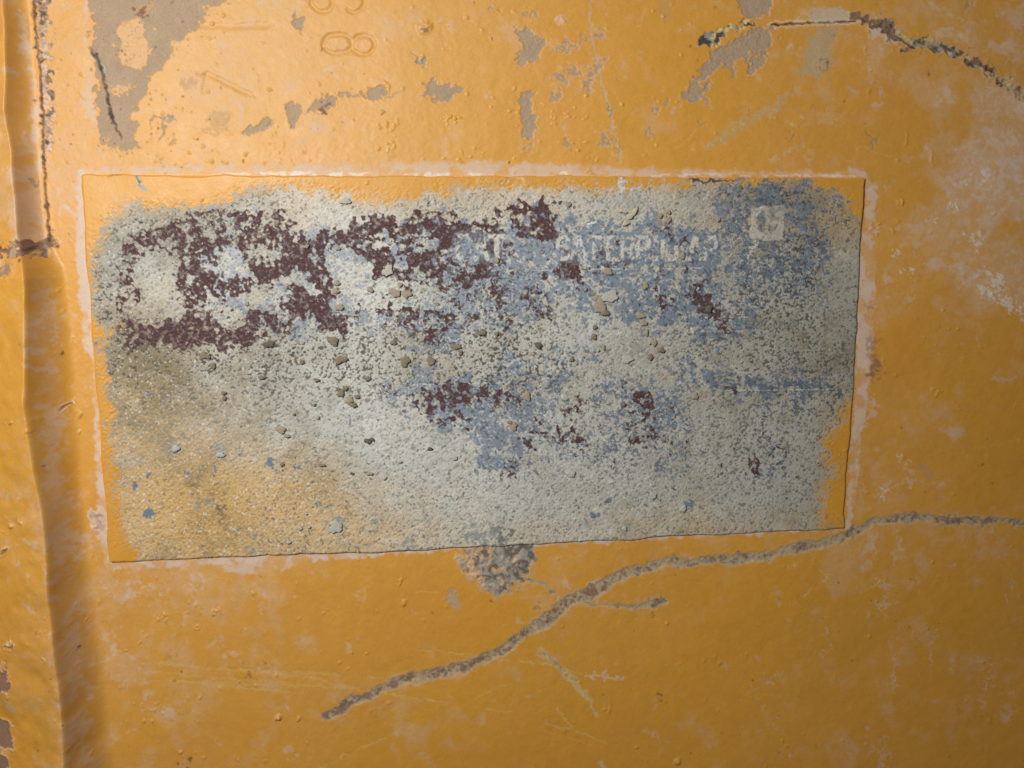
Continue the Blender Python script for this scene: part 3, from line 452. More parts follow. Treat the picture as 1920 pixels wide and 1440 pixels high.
# maroon coating
mar = np.zeros(Q.shape, np.float32)
def mreg(pts, cov, soft=7, op=np.maximum):
    W, d = Q.poly(pts, 5, 5, pad=20); mar[W] = op(mar[W], cov * smooth(soft, -soft, d))
def mhole(x, y, rx, ry, k=.93):
    W, d = Q.ell(x, y, rx, ry, 0, 5); mar[W] *= 1 - k * smooth(7, -5, d)
mreg([(232, 460), (262, 425), (320, 408), (420, 400), (520, 402), (560, 412), (585, 440), (560, 470), (440, 480), (330, 500), (290, 470), (250, 500), (240, 540), (228, 500)], .55)
mreg([(330, 480), (400, 465), (410, 500), (440, 520), (462, 545), (440, 552), (400, 548), (360, 558), (335, 555), (310, 520)], .74)
mreg([(440, 430), (540, 425), (590, 455), (600, 480), (620, 505), (615, 560), (590, 550), (560, 500), (520, 530), (480, 530), (455, 500), (462, 470)], .82)
mreg([(600, 440), (640, 422), (700, 410), (760, 405), (800, 395), (850, 395), (860, 420), (930, 425), (945, 450), (925, 480), (900, 470), (905, 430), (860, 460), (830, 475), (850, 520), (838, 548), (826, 520), (800, 525), (788, 540), (775, 515), (740, 500), (706, 528), (695, 490), (670, 462), (625, 455), (600, 490), (590, 470)], .80)
mreg([(405, 542), (430, 532), (466, 545), (462, 556), (430, 554)], .9)
for a in [(300, 505, 40, 36), (432, 490, 26, 34), (502, 472, 28, 17), (720, 450, 30, 12, .6), (760, 470, 26, 14, .6), (740, 490, 16, 12, .8), (790, 450, 26, 10, .7), (690, 452, 16, 8, .7), (830, 400, 14, 10, .7), (555, 540, 60, 8, .7), (480, 438, 16, 7, .6), (400, 440, 12, 9, .7)]: mhole(*a)
mreg([(236, 478), (246, 500), (248, 520), (256, 530), (240, 534), (238, 510)], .7); mreg([(238, 540), (258, 548), (262, 555), (240, 556)], .8)
mreg([(222, 570), (236, 572), (240, 608), (300, 604), (345, 598), (348, 575), (398, 568), (402, 590), (432, 612), (450, 598), (475, 580), (500, 592), (520, 610), (530, 620), (520, 638), (505, 640), (492, 620), (470, 635), (440, 645), (400, 648), (360, 650), (290, 640), (240, 640), (224, 620)], .8)
mreg([(286, 582), (318, 572), (320, 580), (292, 592)], .95); mreg([(418, 572), (440, 576), (436, 584), (420, 580)], .8)
mreg([(536, 560), (560, 548), (600, 556), (620, 575), (640, 598), (652, 600), (658, 622), (645, 628), (622, 615), (600, 628), (592, 610), (590, 592), (560, 590), (545, 605), (525, 618), (522, 600), (560, 580), (538, 580)], .88)
for a in [(320, 590, 34, 9, .8), (495, 608, 8, 9), (500, 628, 9, 4), (575, 612, 16, 16)]: mhole(*a)
for pts, c in (([(658, 575), (668, 575), (672, 592), (660, 600)], .9), ([(688, 592), (700, 585), (716, 592), (720, 565), (730, 560), (734, 585), (744, 600), (730, 600), (700, 597)], .95), ([(750, 575), (790, 562), (815, 580), (790, 600), (765, 602), (752, 590)], .55),
               ([(812, 582), (830, 578), (842, 590), (838, 604), (828, 605), (815, 598)], .9), ([(794, 622), (810, 618), (820, 632), (826, 636), (800, 642), (793, 634)], 1), ([(822, 610), (834, 614), (842, 608), (844, 620), (826, 620)], .7), ([(745, 612), (756, 612), (756, 618), (746, 618)], 1),
               ([(842, 490), (870, 488), (868, 503), (846, 503)], .85), ([(875, 498), (900, 492), (930, 494), (942, 500), (928, 510), (900, 506), (902, 530), (885, 525), (868, 540), (858, 538), (862, 520), (875, 515)], .88), ([(905, 510), (930, 512), (952, 525), (945, 535), (925, 522), (905, 535)], .85),
               ([(845, 550), (860, 552), (864, 562), (848, 566)], .95), ([(885, 545), (905, 540), (903, 556), (888, 556)], .9), ([(922, 545), (945, 540), (955, 555), (945, 562), (952, 580), (936, 585), (934, 560)], .85), ([(912, 575), (926, 580), (928, 588), (914, 584)], .95), ([(880, 585), (900, 577), (900, 598), (882, 600)], .85),
               ([(934, 385), (975, 378), (980, 400), (990, 410), (1015, 382), (1042, 385), (1044, 420), (1060, 435), (1040, 470), (1022, 452), (1000, 450), (972, 442), (950, 430), (938, 410)], .78), ([(1018, 440), (1040, 440), (1035, 470), (1022, 472)], .7),
               ([(934, 455), (950, 452), (955, 466), (938, 468)], .95), ([(912, 468), (922, 470), (920, 488), (915, 480)], .8), ([(1040, 492), (1060, 488), (1078, 495), (1085, 512), (1078, 540), (1060, 530), (1042, 535), (1030, 525), (1034, 510), (1046, 510)], .85), ([(1085, 508), (1100, 512), (1098, 520), (1086, 516)], .9),
               ([(972, 538), (992, 532), (995, 550), (990, 562), (978, 560), (984, 548)], 1), ([(1004, 540), (1012, 538), (1016, 552), (1008, 560)], 1), ([(1002, 520), (1012, 520), (1004, 532)], .9), ([(996, 566), (1010, 570), (1006, 580)], .9), ([(1000, 590), (1024, 588), (1028, 596), (1006, 594)], 1), ([(1028, 568), (1034, 566), (1038, 575), (1030, 576)], 1),
               ([(950, 595), (962, 588), (966, 598), (955, 605)], 1), ([(1100, 492), (1118, 490), (1114, 498), (1102, 500)], .7), ([(1121, 478), (1130, 476), (1142, 490), (1146, 502), (1136, 494), (1124, 488)], .95), ([(1152, 486), (1170, 484), (1172, 492), (1158, 498), (1150, 494)], .9), ([(1136, 430), (1150, 434), (1152, 442), (1140, 440)], .7),
               ([(1222, 424), (1236, 430), (1250, 436), (1264, 434), (1262, 445), (1244, 440), (1238, 452), (1228, 448), (1232, 438)], .8), ([(1268, 460), (1284, 446), (1292, 442), (1290, 452), (1282, 466), (1268, 468)], .85), ([(1285, 478), (1290, 474), (1300, 485), (1308, 495), (1298, 490), (1284, 496), (1280, 490)], .9),
               ([(1224, 528), (1230, 516), (1232, 532), (1226, 534)], 1), ([(1228, 546), (1240, 546), (1242, 570), (1230, 575), (1222, 572), (1232, 565)], .8), ([(1190, 560), (1198, 562), (1198, 576), (1190, 572)], 1), ([(1276, 548), (1282, 550), (1280, 560), (1274, 556)], 1), ([(1262, 582), (1272, 582), (1270, 588), (1264, 588)], 1),
               ([(1290, 540), (1296, 530), (1302, 535), (1320, 538), (1326, 547), (1312, 548), (1318, 560), (1336, 565), (1345, 580), (1338, 588), (1325, 590), (1314, 586), (1310, 570), (1300, 556), (1288, 552)], .9), ([(1332, 605), (1346, 604), (1350, 610), (1364, 612), (1358, 616), (1340, 616)], .95), ([(1306, 572), (1310, 572), (1309, 582), (1305, 582)], 1),
               ([(762, 720), (790, 722), (800, 728), (830, 718), (850, 716), (870, 722), (880, 735), (900, 725), (910, 730), (890, 760), (862, 755), (835, 765), (810, 775), (786, 768), (780, 760), (770, 752), (775, 735)], .48), ([(814, 785), (835, 780), (830, 792), (816, 792)], .9), ([(845, 780), (866, 778), (876, 800), (866, 798), (848, 794)], .7), ([(726, 736), (734, 736), (732, 742)], 1),
               ([(900, 716), (925, 722), (950, 740), (970, 745), (955, 760), (930, 765), (905, 755), (895, 735)], .42), ([(1054, 765), (1068, 762), (1076, 775), (1064, 788), (1056, 780)], .65), ([(1080, 740), (1100, 745), (1102, 755), (1086, 752)], .7), ([(992, 796), (1005, 796), (1012, 808), (1025, 810), (1020, 818), (1000, 812)], .75), ([(1048, 806), (1064, 802), (1084, 808), (1078, 816), (1056, 818)], .85),
               ([(970, 815), (988, 818), (990, 840), (976, 850), (972, 832)], .7), ([(1032, 820), (1042, 822), (1042, 830), (1034, 828)], 1), ([(1086, 834), (1098, 836), (1092, 842)], 1), ([(1110, 790), (1126, 794), (1120, 802)], .7), ([(1160, 720), (1180, 725), (1176, 738), (1160, 732)], .55), ([(1186, 755), (1196, 742), (1206, 748), (1212, 770), (1224, 750), (1220, 780), (1210, 800), (1190, 805), (1185, 795), (1206, 785), (1180, 768)], .48),
               ([(1258, 762), (1264, 765), (1268, 795), (1262, 798), (1258, 780)], 1), ([(1190, 822), (1200, 815), (1204, 835), (1198, 845), (1185, 842)], .85), ([(1210, 820), (1240, 820), (1236, 830), (1214, 828)], .5), ([(1250, 832), (1265, 832), (1260, 840)], .9), ([(1282, 838), (1290, 840), (1286, 846)], 1), ([(1140, 856), (1150, 858), (1146, 866)], 1), ([(945, 880), (958, 882), (962, 872), (972, 878), (962, 892), (948, 890)], .6), ([(1246, 918), (1256, 916), (1254, 922)], .9),
               ([(1372, 722), (1384, 724), (1380, 730), (1370, 730)], 1), ([(1332, 882), (1344, 882), (1342, 888), (1332, 888)], 1), ([(1398, 860), (1415, 856), (1425, 880), (1412, 892), (1405, 875), (1392, 875)], .6), ([(1445, 832), (1455, 834), (1454, 848), (1446, 842)], .9), ([(1386, 782), (1394, 782), (1392, 788)], 1), ([(1424, 782), (1432, 786), (1426, 792)], 1), ([(1500, 892), (1510, 892), (1508, 900), (1502, 898)], 1), ([(1374, 838), (1388, 836), (1384, 845)], .9), ([(1420, 795), (1424, 795), (1422, 806)], 1)):
    mreg(pts, c, 4)
mm = smooth(.07, -.07, um - np.clip(mar, 0, 1) ** .75 * 1.12) * smooth(.02, .12, mar)
keep = smooth(-1.9, -.4, Q.fbm(5, 2, 110)) * .25 + .75
Q.L['maroon'][:] = mm * bare * keep

# words, rules and emblem: where the print lets the pale plate show
def ink_off(W, d, amt=.95, soft=1.2, part=None, mod=None):
    if W is None: return
    m = smooth(soft, -soft, d) * amt * (1 if mod is None else mod)
    for k in ('blue', 'speck', 'olive'): Q.L[k][W] *= 1 - m
    Q.L['maroon'][W] *= 1 - m * .95
    Q.L['chalk'][W] = np.maximum(Q.L['chalk'][W], m * .5)
    if part: Q.names.append(part); Q.lab[W][d < 0] = len(Q.names) - 1
GL = {'C': [[(1, .12), (.8, 0), (.2, 0), (0, .2), (0, .8), (.2, 1), (.8, 1), (1, .85)]], 'A': [[(0, 1), (.42, 0), (.58, 0), (1, 1)], [(.2, .66), (.8, .66)]], 'T': [[(0, 0), (1, 0)], [(.5, 0), (.5, 1)]], 'E': [[(1, 0), (0, 0), (0, 1), (1, 1)], [(0, .48), (.9, .48)]],
      'R': [[(0, 1), (0, 0), (.75, 0), (1, .15), (1, .4), (.75, .52), (0, .52)], [(.5, .52), (1, 1)]], 'P': [[(0, 1), (0, 0), (.75, 0), (1, .15), (1, .42), (.75, .55), (0, .55)]], 'I': [[(0, 0), (0, 1)]], 'L': [[(0, 0), (0, 1), (1, 1)]]}
wear = smooth(-1.25, -.2, Q.fbm(14, 3, 111))
def word(txt, spans, y0, y1, wd, lab=None):
    for ch, (a, b) in zip(txt, spans):
        for k in GL[ch]:
            W, d, tt = Q.line([(a + (b - a) * p, y0 + (y1 - y0) * q) for p, q in k], [wd], .6); m = smooth(9, 5, d) * smooth(-1.2, 0, Q.fbm(12, 3, 117)[W]) * .95
            Q.L['blue'][W] = np.maximum(Q.L['blue'][W], m); Q.L['chalk'][W] *= 1 - m; Q.L['maroon'][W] *= 1 - m * .35
    for ch, (a, b) in zip(txt, spans):
        for k in GL[ch]:
            W, d, tt = Q.line([(a + (b - a) * p, y0 + (y1 - y0) * q) for p, q in k], [wd], .6)
            ink_off(W, d, .96, 1.3, ('letter', 'pale letter %s' % ch), wear[W])
word('CAT', [(858, 882), (891, 912), (918, 944)], 443, 485, 8.5)
word('CATERPILLAR', [(1044, 1064), (1071, 1095), (1101, 1122), (1137, 1153), (1163, 1183), (1192, 1212), (1226, 1226), (1239, 1258), (1264, 1280), (1288, 1310), (1318, 1338)], 445, 485, 7.5)
W, d = Q.ell(951, 458, 11, 12, 0, .5); ink_off(W, np.abs(d) - 1.4, .8, 1)
def rule(a, b, wd=2.2, amt=.9):
    W, d, tt = Q.line([a, b], [wd], .3); m = smooth(1, -1, d) * amt * (.5 + .5 * wear[W])
    Q.L['blue'][W] *= 1 - m * .8; Q.L['chalk'][W] = np.maximum(Q.L['chalk'][W], m * .55 * (1 - Q.L['maroon'][W])); Q.names.append(('ruled_line', None)); Q.lab[W][d < 0] = len(Q.names) - 1
for a in [((842, 509), (1312, 502)), ((660, 607), (1062, 601)), ((1302, 595), (1400, 594)), ((1312, 621), (1430, 618)), ((765, 719), (985, 716)), ((1345, 732), (1560, 728))]: rule(*a)
def thin(pts, wd=1.6, amt=.75):
    W, d, tt = Q.line(pts, [wd], .6); m = smooth(1, -1, d) * amt * (.45 + .55 * wear[W]); Q.L['chalk'][W] = np.maximum(Q.L['chalk'][W], m * .7 * (1 - Q.L['maroon'][W])); Q.L['blue'][W] *= 1 - m * .6
for p_ in ([(862, 529), (843, 529), (843, 588), (862, 588)], arc(864, 568, 18, 20, 0, 360), arc(925, 545, 18, 17, 0, 360), arc(923, 572, 20, 20, 0, 360), arc(917, 570, 13, 16, 0, 360), [(960, 526), (960, 590)], [(960, 528), (985, 560), (1000, 590)], [(999, 532), (999, 565)], [(1022, 525), (1022, 585)], [(1026, 562), (1050, 538)], [(1038, 555), (1048, 570)], [(1022, 577), (1030, 588)],
           [(1160, 552), (1160, 522), (1175, 520), (1188, 540), (1200, 555)], [(1204, 505), (1204, 525), (1200, 560)], [(1190, 545), (1218, 520)], [(1231, 560), (1231, 535)] + arc(1249, 535, 18, 12, 180, 360) + [(1267, 565)], [(1286, 550)] + arc(1303, 535, 18, 14, 180, 360) + [(1322, 555)], [(1090, 525), (1110, 525), (1120, 540)], [(1128, 536), (1150, 540)]):
    thin(p_)
for x in (1332, 1345, 1354): thin([(x - 3, 628), (x - 3, 640)], 2, .3)
W, d = Q.poly([(1404, 387), (1466, 385), (1463, 449), (1458, 452), (1402, 447), (1399, 442)], .8); ink_off(W, d, .97, 1.6, ('emblem', 'pale square emblem near the upper right corner'), .6 + .4 * wear[W]); Q.L['chalk'][W] *= .75; emb = (W, d)
def ink_on(W, d, amt=.85): m = smooth(1.2, -1.2, d) * amt; Q.L['blue'][W] = np.maximum(Q.L['blue'][W], m * smooth(-1.4, -.4, crumb[W])); Q.L['chalk'][W] *= 1 - m
W, d = Q.poly([(1430, 396), (1430, 437), (1420, 435), (1413, 424), (1412, 412), (1416, 402), (1422, 396)], 1.2); ink_on(W, d)
W, d = Q.poly([(1439, 396), (1446, 398), (1454, 410), (1450, 411), (1440, 405)], 1); ink_on(W, d); W, d = Q.poly([(1437, 421), (1453, 421), (1450, 428), (1443, 437), (1437, 438)], 1.2); ink_on(W, d)
W, d, tt = Q.line([(1410, 456), (1404, 472), (1398, 486)], [11, 9, 5], 2); ink_off(W, d, .9)
Q.h[emb[0]] += 0
clean = np.zeros(Q.shape, np.float32); clean[emb[0]] = smooth(1.5, -1.5, emb[1])

# grime, cavities, dark specks
spk = shepard(Q, [(250, 420, .45), (330, 405, .55), (420, 405, .6), (480, 415, .35), (210, 470, .25), (200, 540, .6), (200, 590, .7), (220, 560, .3), (300, 560, .1), (280, 480, .12), (600, 380, .06), (250, 650, .6), (230, 690, .5), (330, 670, .5), (400, 670, .6), (480, 680, .65), (560, 660, .6), (640, 690, .62), (720, 680, .6), (800, 660, .6), (880, 650, .55), (960, 660, .55), (1040, 660, .4), (500, 720, .45), (560, 740, .35), (420, 730, .3), (340, 740, .35), (300, 800, .12), (380, 820, .08), (460, 820, .1), (250, 850, .05), (350, 900, .05), (300, 740, .25), (420, 770, .2),
    (700, 720, .35), (620, 780, .06), (700, 800, .06), (800, 840, .05), (500, 840, .12), (450, 900, .12), (400, 950, .06), (620, 950, .1), (700, 900, .1), (900, 950, .12), (1100, 950, .12), (1300, 960, .2), (1450, 950, .2), (900, 690, .5), (980, 700, .5), (1100, 600, .15), (1180, 640, .15), (1200, 700, .2), (1300, 640, .38), (1400, 640, .4), (1500, 660, .42), (1570, 640, .35), (1560, 560, .12), (1580, 480, .1), (1480, 600, .45), (1420, 540, .45), (1500, 540, .6), (1500, 460, .5), (1350, 480, .3),
    (1400, 360, .45), (1480, 360, .5), (1540, 400, .3), (1300, 380, .1), (1200, 400, .12), (1000, 370, .1), (1500, 700, .4), (1580, 700, .45), (1400, 800, .3), (1500, 850, .28), (1200, 850, .12), (1000, 800, .12), (700, 480, .08), (700, 560, .12), (600, 520, .08), (450, 560, .15)])
Q.L['speck'][:] = smooth(.07, -.05, Q.cdf(fine * .75 + tiny * .65) - spk * .30) * (.35 + .65 * smooth(0, .6, spk)) * bare * (1 - .85 * mm) * (1 - .6 * clean)
olv = shepard(Q, [(190, 540, .7), (200, 590, .85), (225, 560, .35), (240, 650, 1), (270, 670, .8), (330, 690, .6), (250, 710, .6), (300, 655, .8), (360, 665, .5), (220, 680, .8), (260, 740, .45), (340, 790, .4), (300, 780, .45), (320, 800, .5), (400, 660, .35), (500, 680, .35), (640, 690, .42), (800, 680, .4), (960, 680, .38), (1060, 680, .3), (400, 740, .4), (250, 425, .6), (280, 408, .7), (350, 400, .85), (430, 398, .8), (480, 405, .5), (530, 415, .35), (230, 450, .5), (600, 400, .04), (400, 520, .02), (700, 550, .02), (300, 540, .03), (700, 800, .02), (500, 900, .05), (300, 950, 0), (900, 900, .05), (1100, 800, .06), (1300, 640, .28),
    (1400, 650, .32), (1500, 650, .4), (1580, 660, .48), (1590, 600, .3), (1330, 352, .4), (1400, 350, .7), (1440, 362, .75), (1480, 365, .8), (1530, 380, .6), (1540, 420, .45), (1500, 480, .35), (1380, 420, .08), (1200, 560, .05), (1100, 560, .03), (1500, 850, .08), (1500, 760, .15), (1580, 720, .4), (1200, 400, .1), (1000, 360, .08), (1450, 560, .2), (1580, 520, .2)])
Q.L['olive'][:] = np.clip(smooth(.08, .78, olv + .07 * mid + .08 * fine), 0, 1) * .85 * bare * (1 - .8 * mm)
Q.L['redden'][:] = .10 * solid
W, d, tt = Q.line([(215, 668), (420, 678), (760, 672), (1000, 665), (1300, 660), (1590, 655)], [46, 52, 56, 50, 56, 80], 4, 6); Q.L['olive'][W] = np.maximum(Q.L['olive'][W], smooth(26, -26, d) * .42 * bare[W] * smooth(-1.6, .8, fine[W] + .4 * mid[W]) * (1 - mm[W]))
Q.L['speck'][:] = np.maximum(Q.L['speck'], Q.L['blue'] * (.32 * smooth(1290, 1420, X) + .28 * smooth(720, 800, Q.Y) * smooth(900, 1050, X)) * smooth(-.6, .8, Q.fbm(6, 3, 118)) * 1.4).clip(0, 1)
W, d, tt = Q.line([(1340, 719), (1420, 722), (1480, 716), (1560, 728)], [16, 22, 14, 20], 3, 3); m = smooth(4, -4, d) * smooth(-.2, .4, Q.fbm(9, 3, 119)[W]); Q.L['blue'][W] = np.maximum(Q.L['blue'][W], m); Q.L['speck'][W] = np.maximum(Q.L['speck'][W], m * .4)
W, d, tt = Q.line([(1290, 538), (1312, 552), (1330, 575), (1352, 608)], [10, 18, 20, 10], 4, 2); m = smooth(2, -2, d) * smooth(-.3, .2, Q.fbm(8, 3, 122)[W]); Q.L['maroon'][W] = np.maximum(Q.L['maroon'][W], m * .95); Q.L['speck'][W] = np.maximum(Q.L['speck'][W], m * .3)
Q.L['olive'][:] = np.maximum(Q.L['olive'], .22 * smooth(1380, 1560, X) * bare)
# pale bloom: chalk over the bare crust, strongest mid-plate
blo = shepard(Q, [(400, 570, .5), (560, 540, .6), (660, 490, .65), (700, 540, .7), (500, 480, .5), (300, 500, .3), (600, 750, .45), (700, 790, .6), (800, 830, .6), (880, 850, .5), (1060, 700, .15), (1100, 610, .35), (1070, 650, .5), (1000, 780, .4), (900, 720, .3), (600, 900, .1), (800, 660, .12), (500, 680, .1), (1200, 600, .15), (1300, 800, .12), (1500, 880, .12), (1500, 600, .03), (1400, 500, .12), (1250, 480, .3), (1050, 480, .55), (880, 460, .5), (850, 380, .2), (1100, 400, .3), (300, 700, .03), (400, 950, 0), (1560, 660, 0)])
Q.L['chalk'][:] = np.maximum(Q.L['chalk'], np.clip(blo * (.45 + .4 * smooth(-1, 1, fine)), 0, .8) * (1 - Q.L['maroon']) * (1 - .6 * Q.L['blue']) * bare)
spark = Q.fbm(3.2, 1, 112); Q.L['chalk'][:] = np.maximum(Q.L['chalk'], smooth(1.5, 2.3, spark) * .5 * bare * (1 - Q.L['maroon'] * .8) * smooth(1700, 1100, X))  # tiny glints of the grit, painted in as bright chalk-coloured flecks
Q.L['speck'][:] = np.maximum(Q.L['speck'], smooth(-1.9, -2.4, Q.fbm(3.4, 1, 113)) * .7 * bare * smooth(300, 600, X))
# bright bruise running down from the soil lump, stains and small marks
W, d, tt = Q.line([(1125, 590), (1100, 620), (1070, 655), (1040, 690), (1010, 725)], [10, 26, 30, 24, 12], 6, 3); m = smooth(8, -8, d) * smooth(-.7, .6, fine[W] + .25); Q.L['blue'][W] = np.maximum(Q.L['blue'][W] * (1 - m), m * .38); Q.L['chalk'][W] = np.maximum(Q.L['chalk'][W], m * .55)
for x, y, rx, ry, l, a in [(1150, 560, 26, 28, 'metal', .5), (1175, 465, 10, 30, 'speck', .6), (1175, 385, 26, 26, 'metal', .35), (490, 558, 26, 8, 'dust', .25), (232, 378, 26, 8, 'dust', .75), (250, 390, 10, 10, 'dust', .6), (218, 880, 12, 6, 'dust', .4), (248, 862, 22, 10, 'dust', .7), (225, 878, 10, 6, 'dust', .6), (1232, 405, 10, 10, 'tan', .6), (1245, 415, 12, 14, 'tan', .5), (1262, 402, 5, 6, 'tan', .5), (1255, 380, 6, 8, 'tan', .3), (1340, 412, 7, 8, 'tan', .5), (720, 830, 1, 1, 'tan', 0),
                           (590, 865, 16, 7, 'soil', .5), (610, 872, 12, 5, 'rust', .35), (555, 855, 12, 6, 'soil', .45), (540, 1002, 10, 8, 'chalk', .4), (470, 1012, 22, 16, 'metal', .7), (475, 1015, 12, 10, 'speck', .5), (630, 982, 22, 17, 'metal', .75), (695, 978, 8, 11, 'metal', .7), (800, 960, 12, 18, 'metal', .5), (760, 1016, 22, 9, 'metal', .7), (800, 1010, 14, 8, 'metal', .6), (332, 838, 10, 12, 'metal', .7), (415, 848, 15, 14, 'metal', .7), (290, 870, 6, 6, 'metal', .6), (385, 940, 14, 8, 'metal', .5), (417, 953, 7, 7, 'speck', .7), (456, 948, 5, 5, 'metal', .6),
                           (900, 1002, 34, 16, 'metal', .9), (940, 1000, 24, 14, 'speck', .7), (880, 990, 20, 8, 'metal', .6), (1110, 975, 18, 10, 'metal', .5), (1170, 990, 10, 8, 'metal', .6), (1025, 965, 10, 8, 'metal', .6), (315, 735, 18, 10, 'speck', .55), (320, 735, 16, 9, 'metal', .5), (268, 655, 10, 7, 'soil', .7), (505, 720, 6, 6, 'soil', .3), (1590, 405, 5, 12, 'metal', .6), (1595, 408, 4, 10, 'blue', .35), (1565, 470, 12, 6, 'chalk', .35), (1570, 480, 24, 14, 'chalk', .25), (1258, 362, 6, 6, 'chalk', .3),
                           (945, 337, 8, 4, 'metal', .8), (995, 341, 5, 4, 'metal', .7), (975, 340, 8, 4, 'chalk', .5), (1370, 346, 12, 6, 'chalk', .5), (1555, 985, 12, 5, 'metal', .7), (1578, 980, 8, 8, 'metal', .8), (1290, 968, 1, 1, 'metal', 0), (1163, 348, 5, 22, 'blue', .5), (1166, 342, 8, 6, 'chalk', .6), (1200, 615, 16, 10, 'tan', .45), (1225, 650, 14, 22, 'tan', .35), (1245, 700, 12, 18, 'tan', .4), (1190, 720, 16, 14, 'tan', .25), (1310, 745, 14, 12, 'tan', .4), (1320, 740, 10, 8, 'soil', .25), (700, 560, 1, 1, 'tan', 0), (1340, 360, 1, 1, 'tan', 0)]:
    W, d = Q.ell(x, y, rx, ry, 0, 5)
    if W and a: Q.put(l, W, d, a, 3, mod=smooth(-1.2, .4, crumb[W]), clear=('spray',) if l in ('metal', 'blue', 'dust') else ())
W, d, tt = Q.line([(1163, 335), (1160, 350), (1161, 372)], [3, 6, 8], 1); Q.put('chalk', W, d, .6); Q.put('blue', W, d + 1.5, .6, mod=(Y[W] > 345))
for x, y, rx, ry in [(253, 908, 7, 5), (280, 960, 8, 8), (283, 962, 6, 10), (282, 890, 5, 4), (235, 860, 3, 4), (209, 746, 3, 4), (185, 647, 4, 4), (507, 865, 6, 5), (557, 873, 7, 4), (615, 945, 9, 3), (595, 941, 5, 3), (406, 879, 5, 4), (666, 915, 5, 3), (405, 893, 1, 1), (452, 850, 4, 4), (388, 672, 3, 6), (350, 887, 4, 4), (285, 888, 3, 3), (280, 740, 5, 4), (655, 785, 2, 8), (1290, 945, 10, 8), (1140, 940, 6, 6), (1115, 965, 12, 6)]:
    W, d = Q.ell(x, y, rx, ry, 0, 2); Q.put('blue', W, d, .9, 1.2, clear=('spray', 'chalk'), part=('blue_fleck', None) if x < 700 and rx > 3 else None)
W, d, tt = Q.line([(1285, 338), (1310, 341), (1340, 339), (1375, 338)], [3, 6, 5, 2], 2); Q.put('dark', W, d, .9)
W, d, tt = Q.line([(204, 334), (216, 328), (228, 330)], [2, 3, 2], 1.5); Q.put('dark', W, d, .6)
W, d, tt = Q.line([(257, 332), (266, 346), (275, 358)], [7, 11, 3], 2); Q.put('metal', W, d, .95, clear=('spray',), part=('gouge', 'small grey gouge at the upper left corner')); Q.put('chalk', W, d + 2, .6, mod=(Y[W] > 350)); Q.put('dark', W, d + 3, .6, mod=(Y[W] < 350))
W, d, tt = Q.line([(1560, 962), (1570, 972), (1578, 982)], [1.5, 2, 3], .6); Q.put('dark', W, d, .7)
for a, b in [((1314, 376), (1321, 367)), ((1412, 393), (1424, 388)), ((1296, 622), (1292, 614)), ((1100, 420), (1115, 416)), ((880, 958), (890, 966))]:
    W, d, tt = Q.line([a, b], [2.4], .5); Q.put('chalk', W, d, 1)
for k in range(420):
    x, y = rs.uniform(230, 1590), rs.uniform(400, 980); q = rs.choice([1.3, 1.9, 3.0, 4.2], p=[.5, .32, .13, .05]); W, d = Q.ell(x, y, q, q * rs.uniform(.8, 1.4), 0, 1)
    if W: Q.put('dark' if q < 2 else 'soil', W, d, .75 if q < 2 else .55, 1.2)
Q.L['dark'] *= (.3 + .7 * bare + .7 * (Q.Y < 345)).clip(0, 1)
# faint vertical bars in the lower band
for x in (565, 572, 440, 500, 655, 640, 718, 760, 830, 836, 700, 548, 462):
    thin([(x, 645 + rs.uniform(0, 15)), (x + 2, 690 + rs.uniform(0, 30))], 2, .35)

# relief
crust = (1 - Q.L['blue'] * .8 - Q.L['maroon'] * .35).clip(.12, 1) * (1 - .8 * clean)
rough_zone = smooth(12, -12, dxf)
Q.h[:] = Q.fbm(300, 2, 120) * .8 + (fine * .16 + crumb * .04 + tiny * .13) * crust * (.12 + .88 * rough_zone) * (1 - .45 * smooth(1380, 1600, X)) + Q.L['maroon'] * (.35 + .25 * Q.fbm(4, 2, 121)) + solid * (.5 + .22 * fine * smooth(30, 0, dxf))
for _ in range(500):
    x, y = rs.uniform(170, 1600), rs.uniform(335, 1045); r = rs.choice([1.6, 2.2, 3.2], p=[.6, .3, .1]); W, d = Q.ell(x, y, r, r * rs.uniform(.8, 1.5), 0, 1)
    if W: Q.h[W] += r * .5 * smooth(1.2, -r, d)
print('plate painted', round(time.time() - T0, 1))

# ------------------------------------------------------------------ materials
COL = dict(yellow=(.60, .292, .036), crust=(.375, .37, .325), olive=(.165, .13, .065), spray=(.55, .345, .115), redden=(.60, .26, .06), dust=(.60, .47, .385), blue=(.130, .180, .255), maroon=(.070, .028, .031), chalk=(.72, .74, .73),
           speck=(.070, .064, .05), tan=(.37, .265, .175), khaki=(.42, .335, .21), pale=(.64, .50, .20), metal=(.26, .27, .255), rust=(.21, .112, .075), soil=(.20, .155, .095), dark=(.03, .022, .02))
ROUGH = dict(yellow=.48, crust=.55, olive=.7, spray=.55, redden=.45, dust=.8, blue=.4, maroon=.75, chalk=.7, speck=.6, tan=.85, khaki=.8, pale=.5, metal=.45, rust=.85, soil=.9, dark=.9)
ORDER = ['spray', 'redden', 'dust', 'olive', 'blue', 'maroon', 'chalk', 'speck', 'tan', 'khaki', 'pale', 'metal', 'rust', 'soil', 'dark']

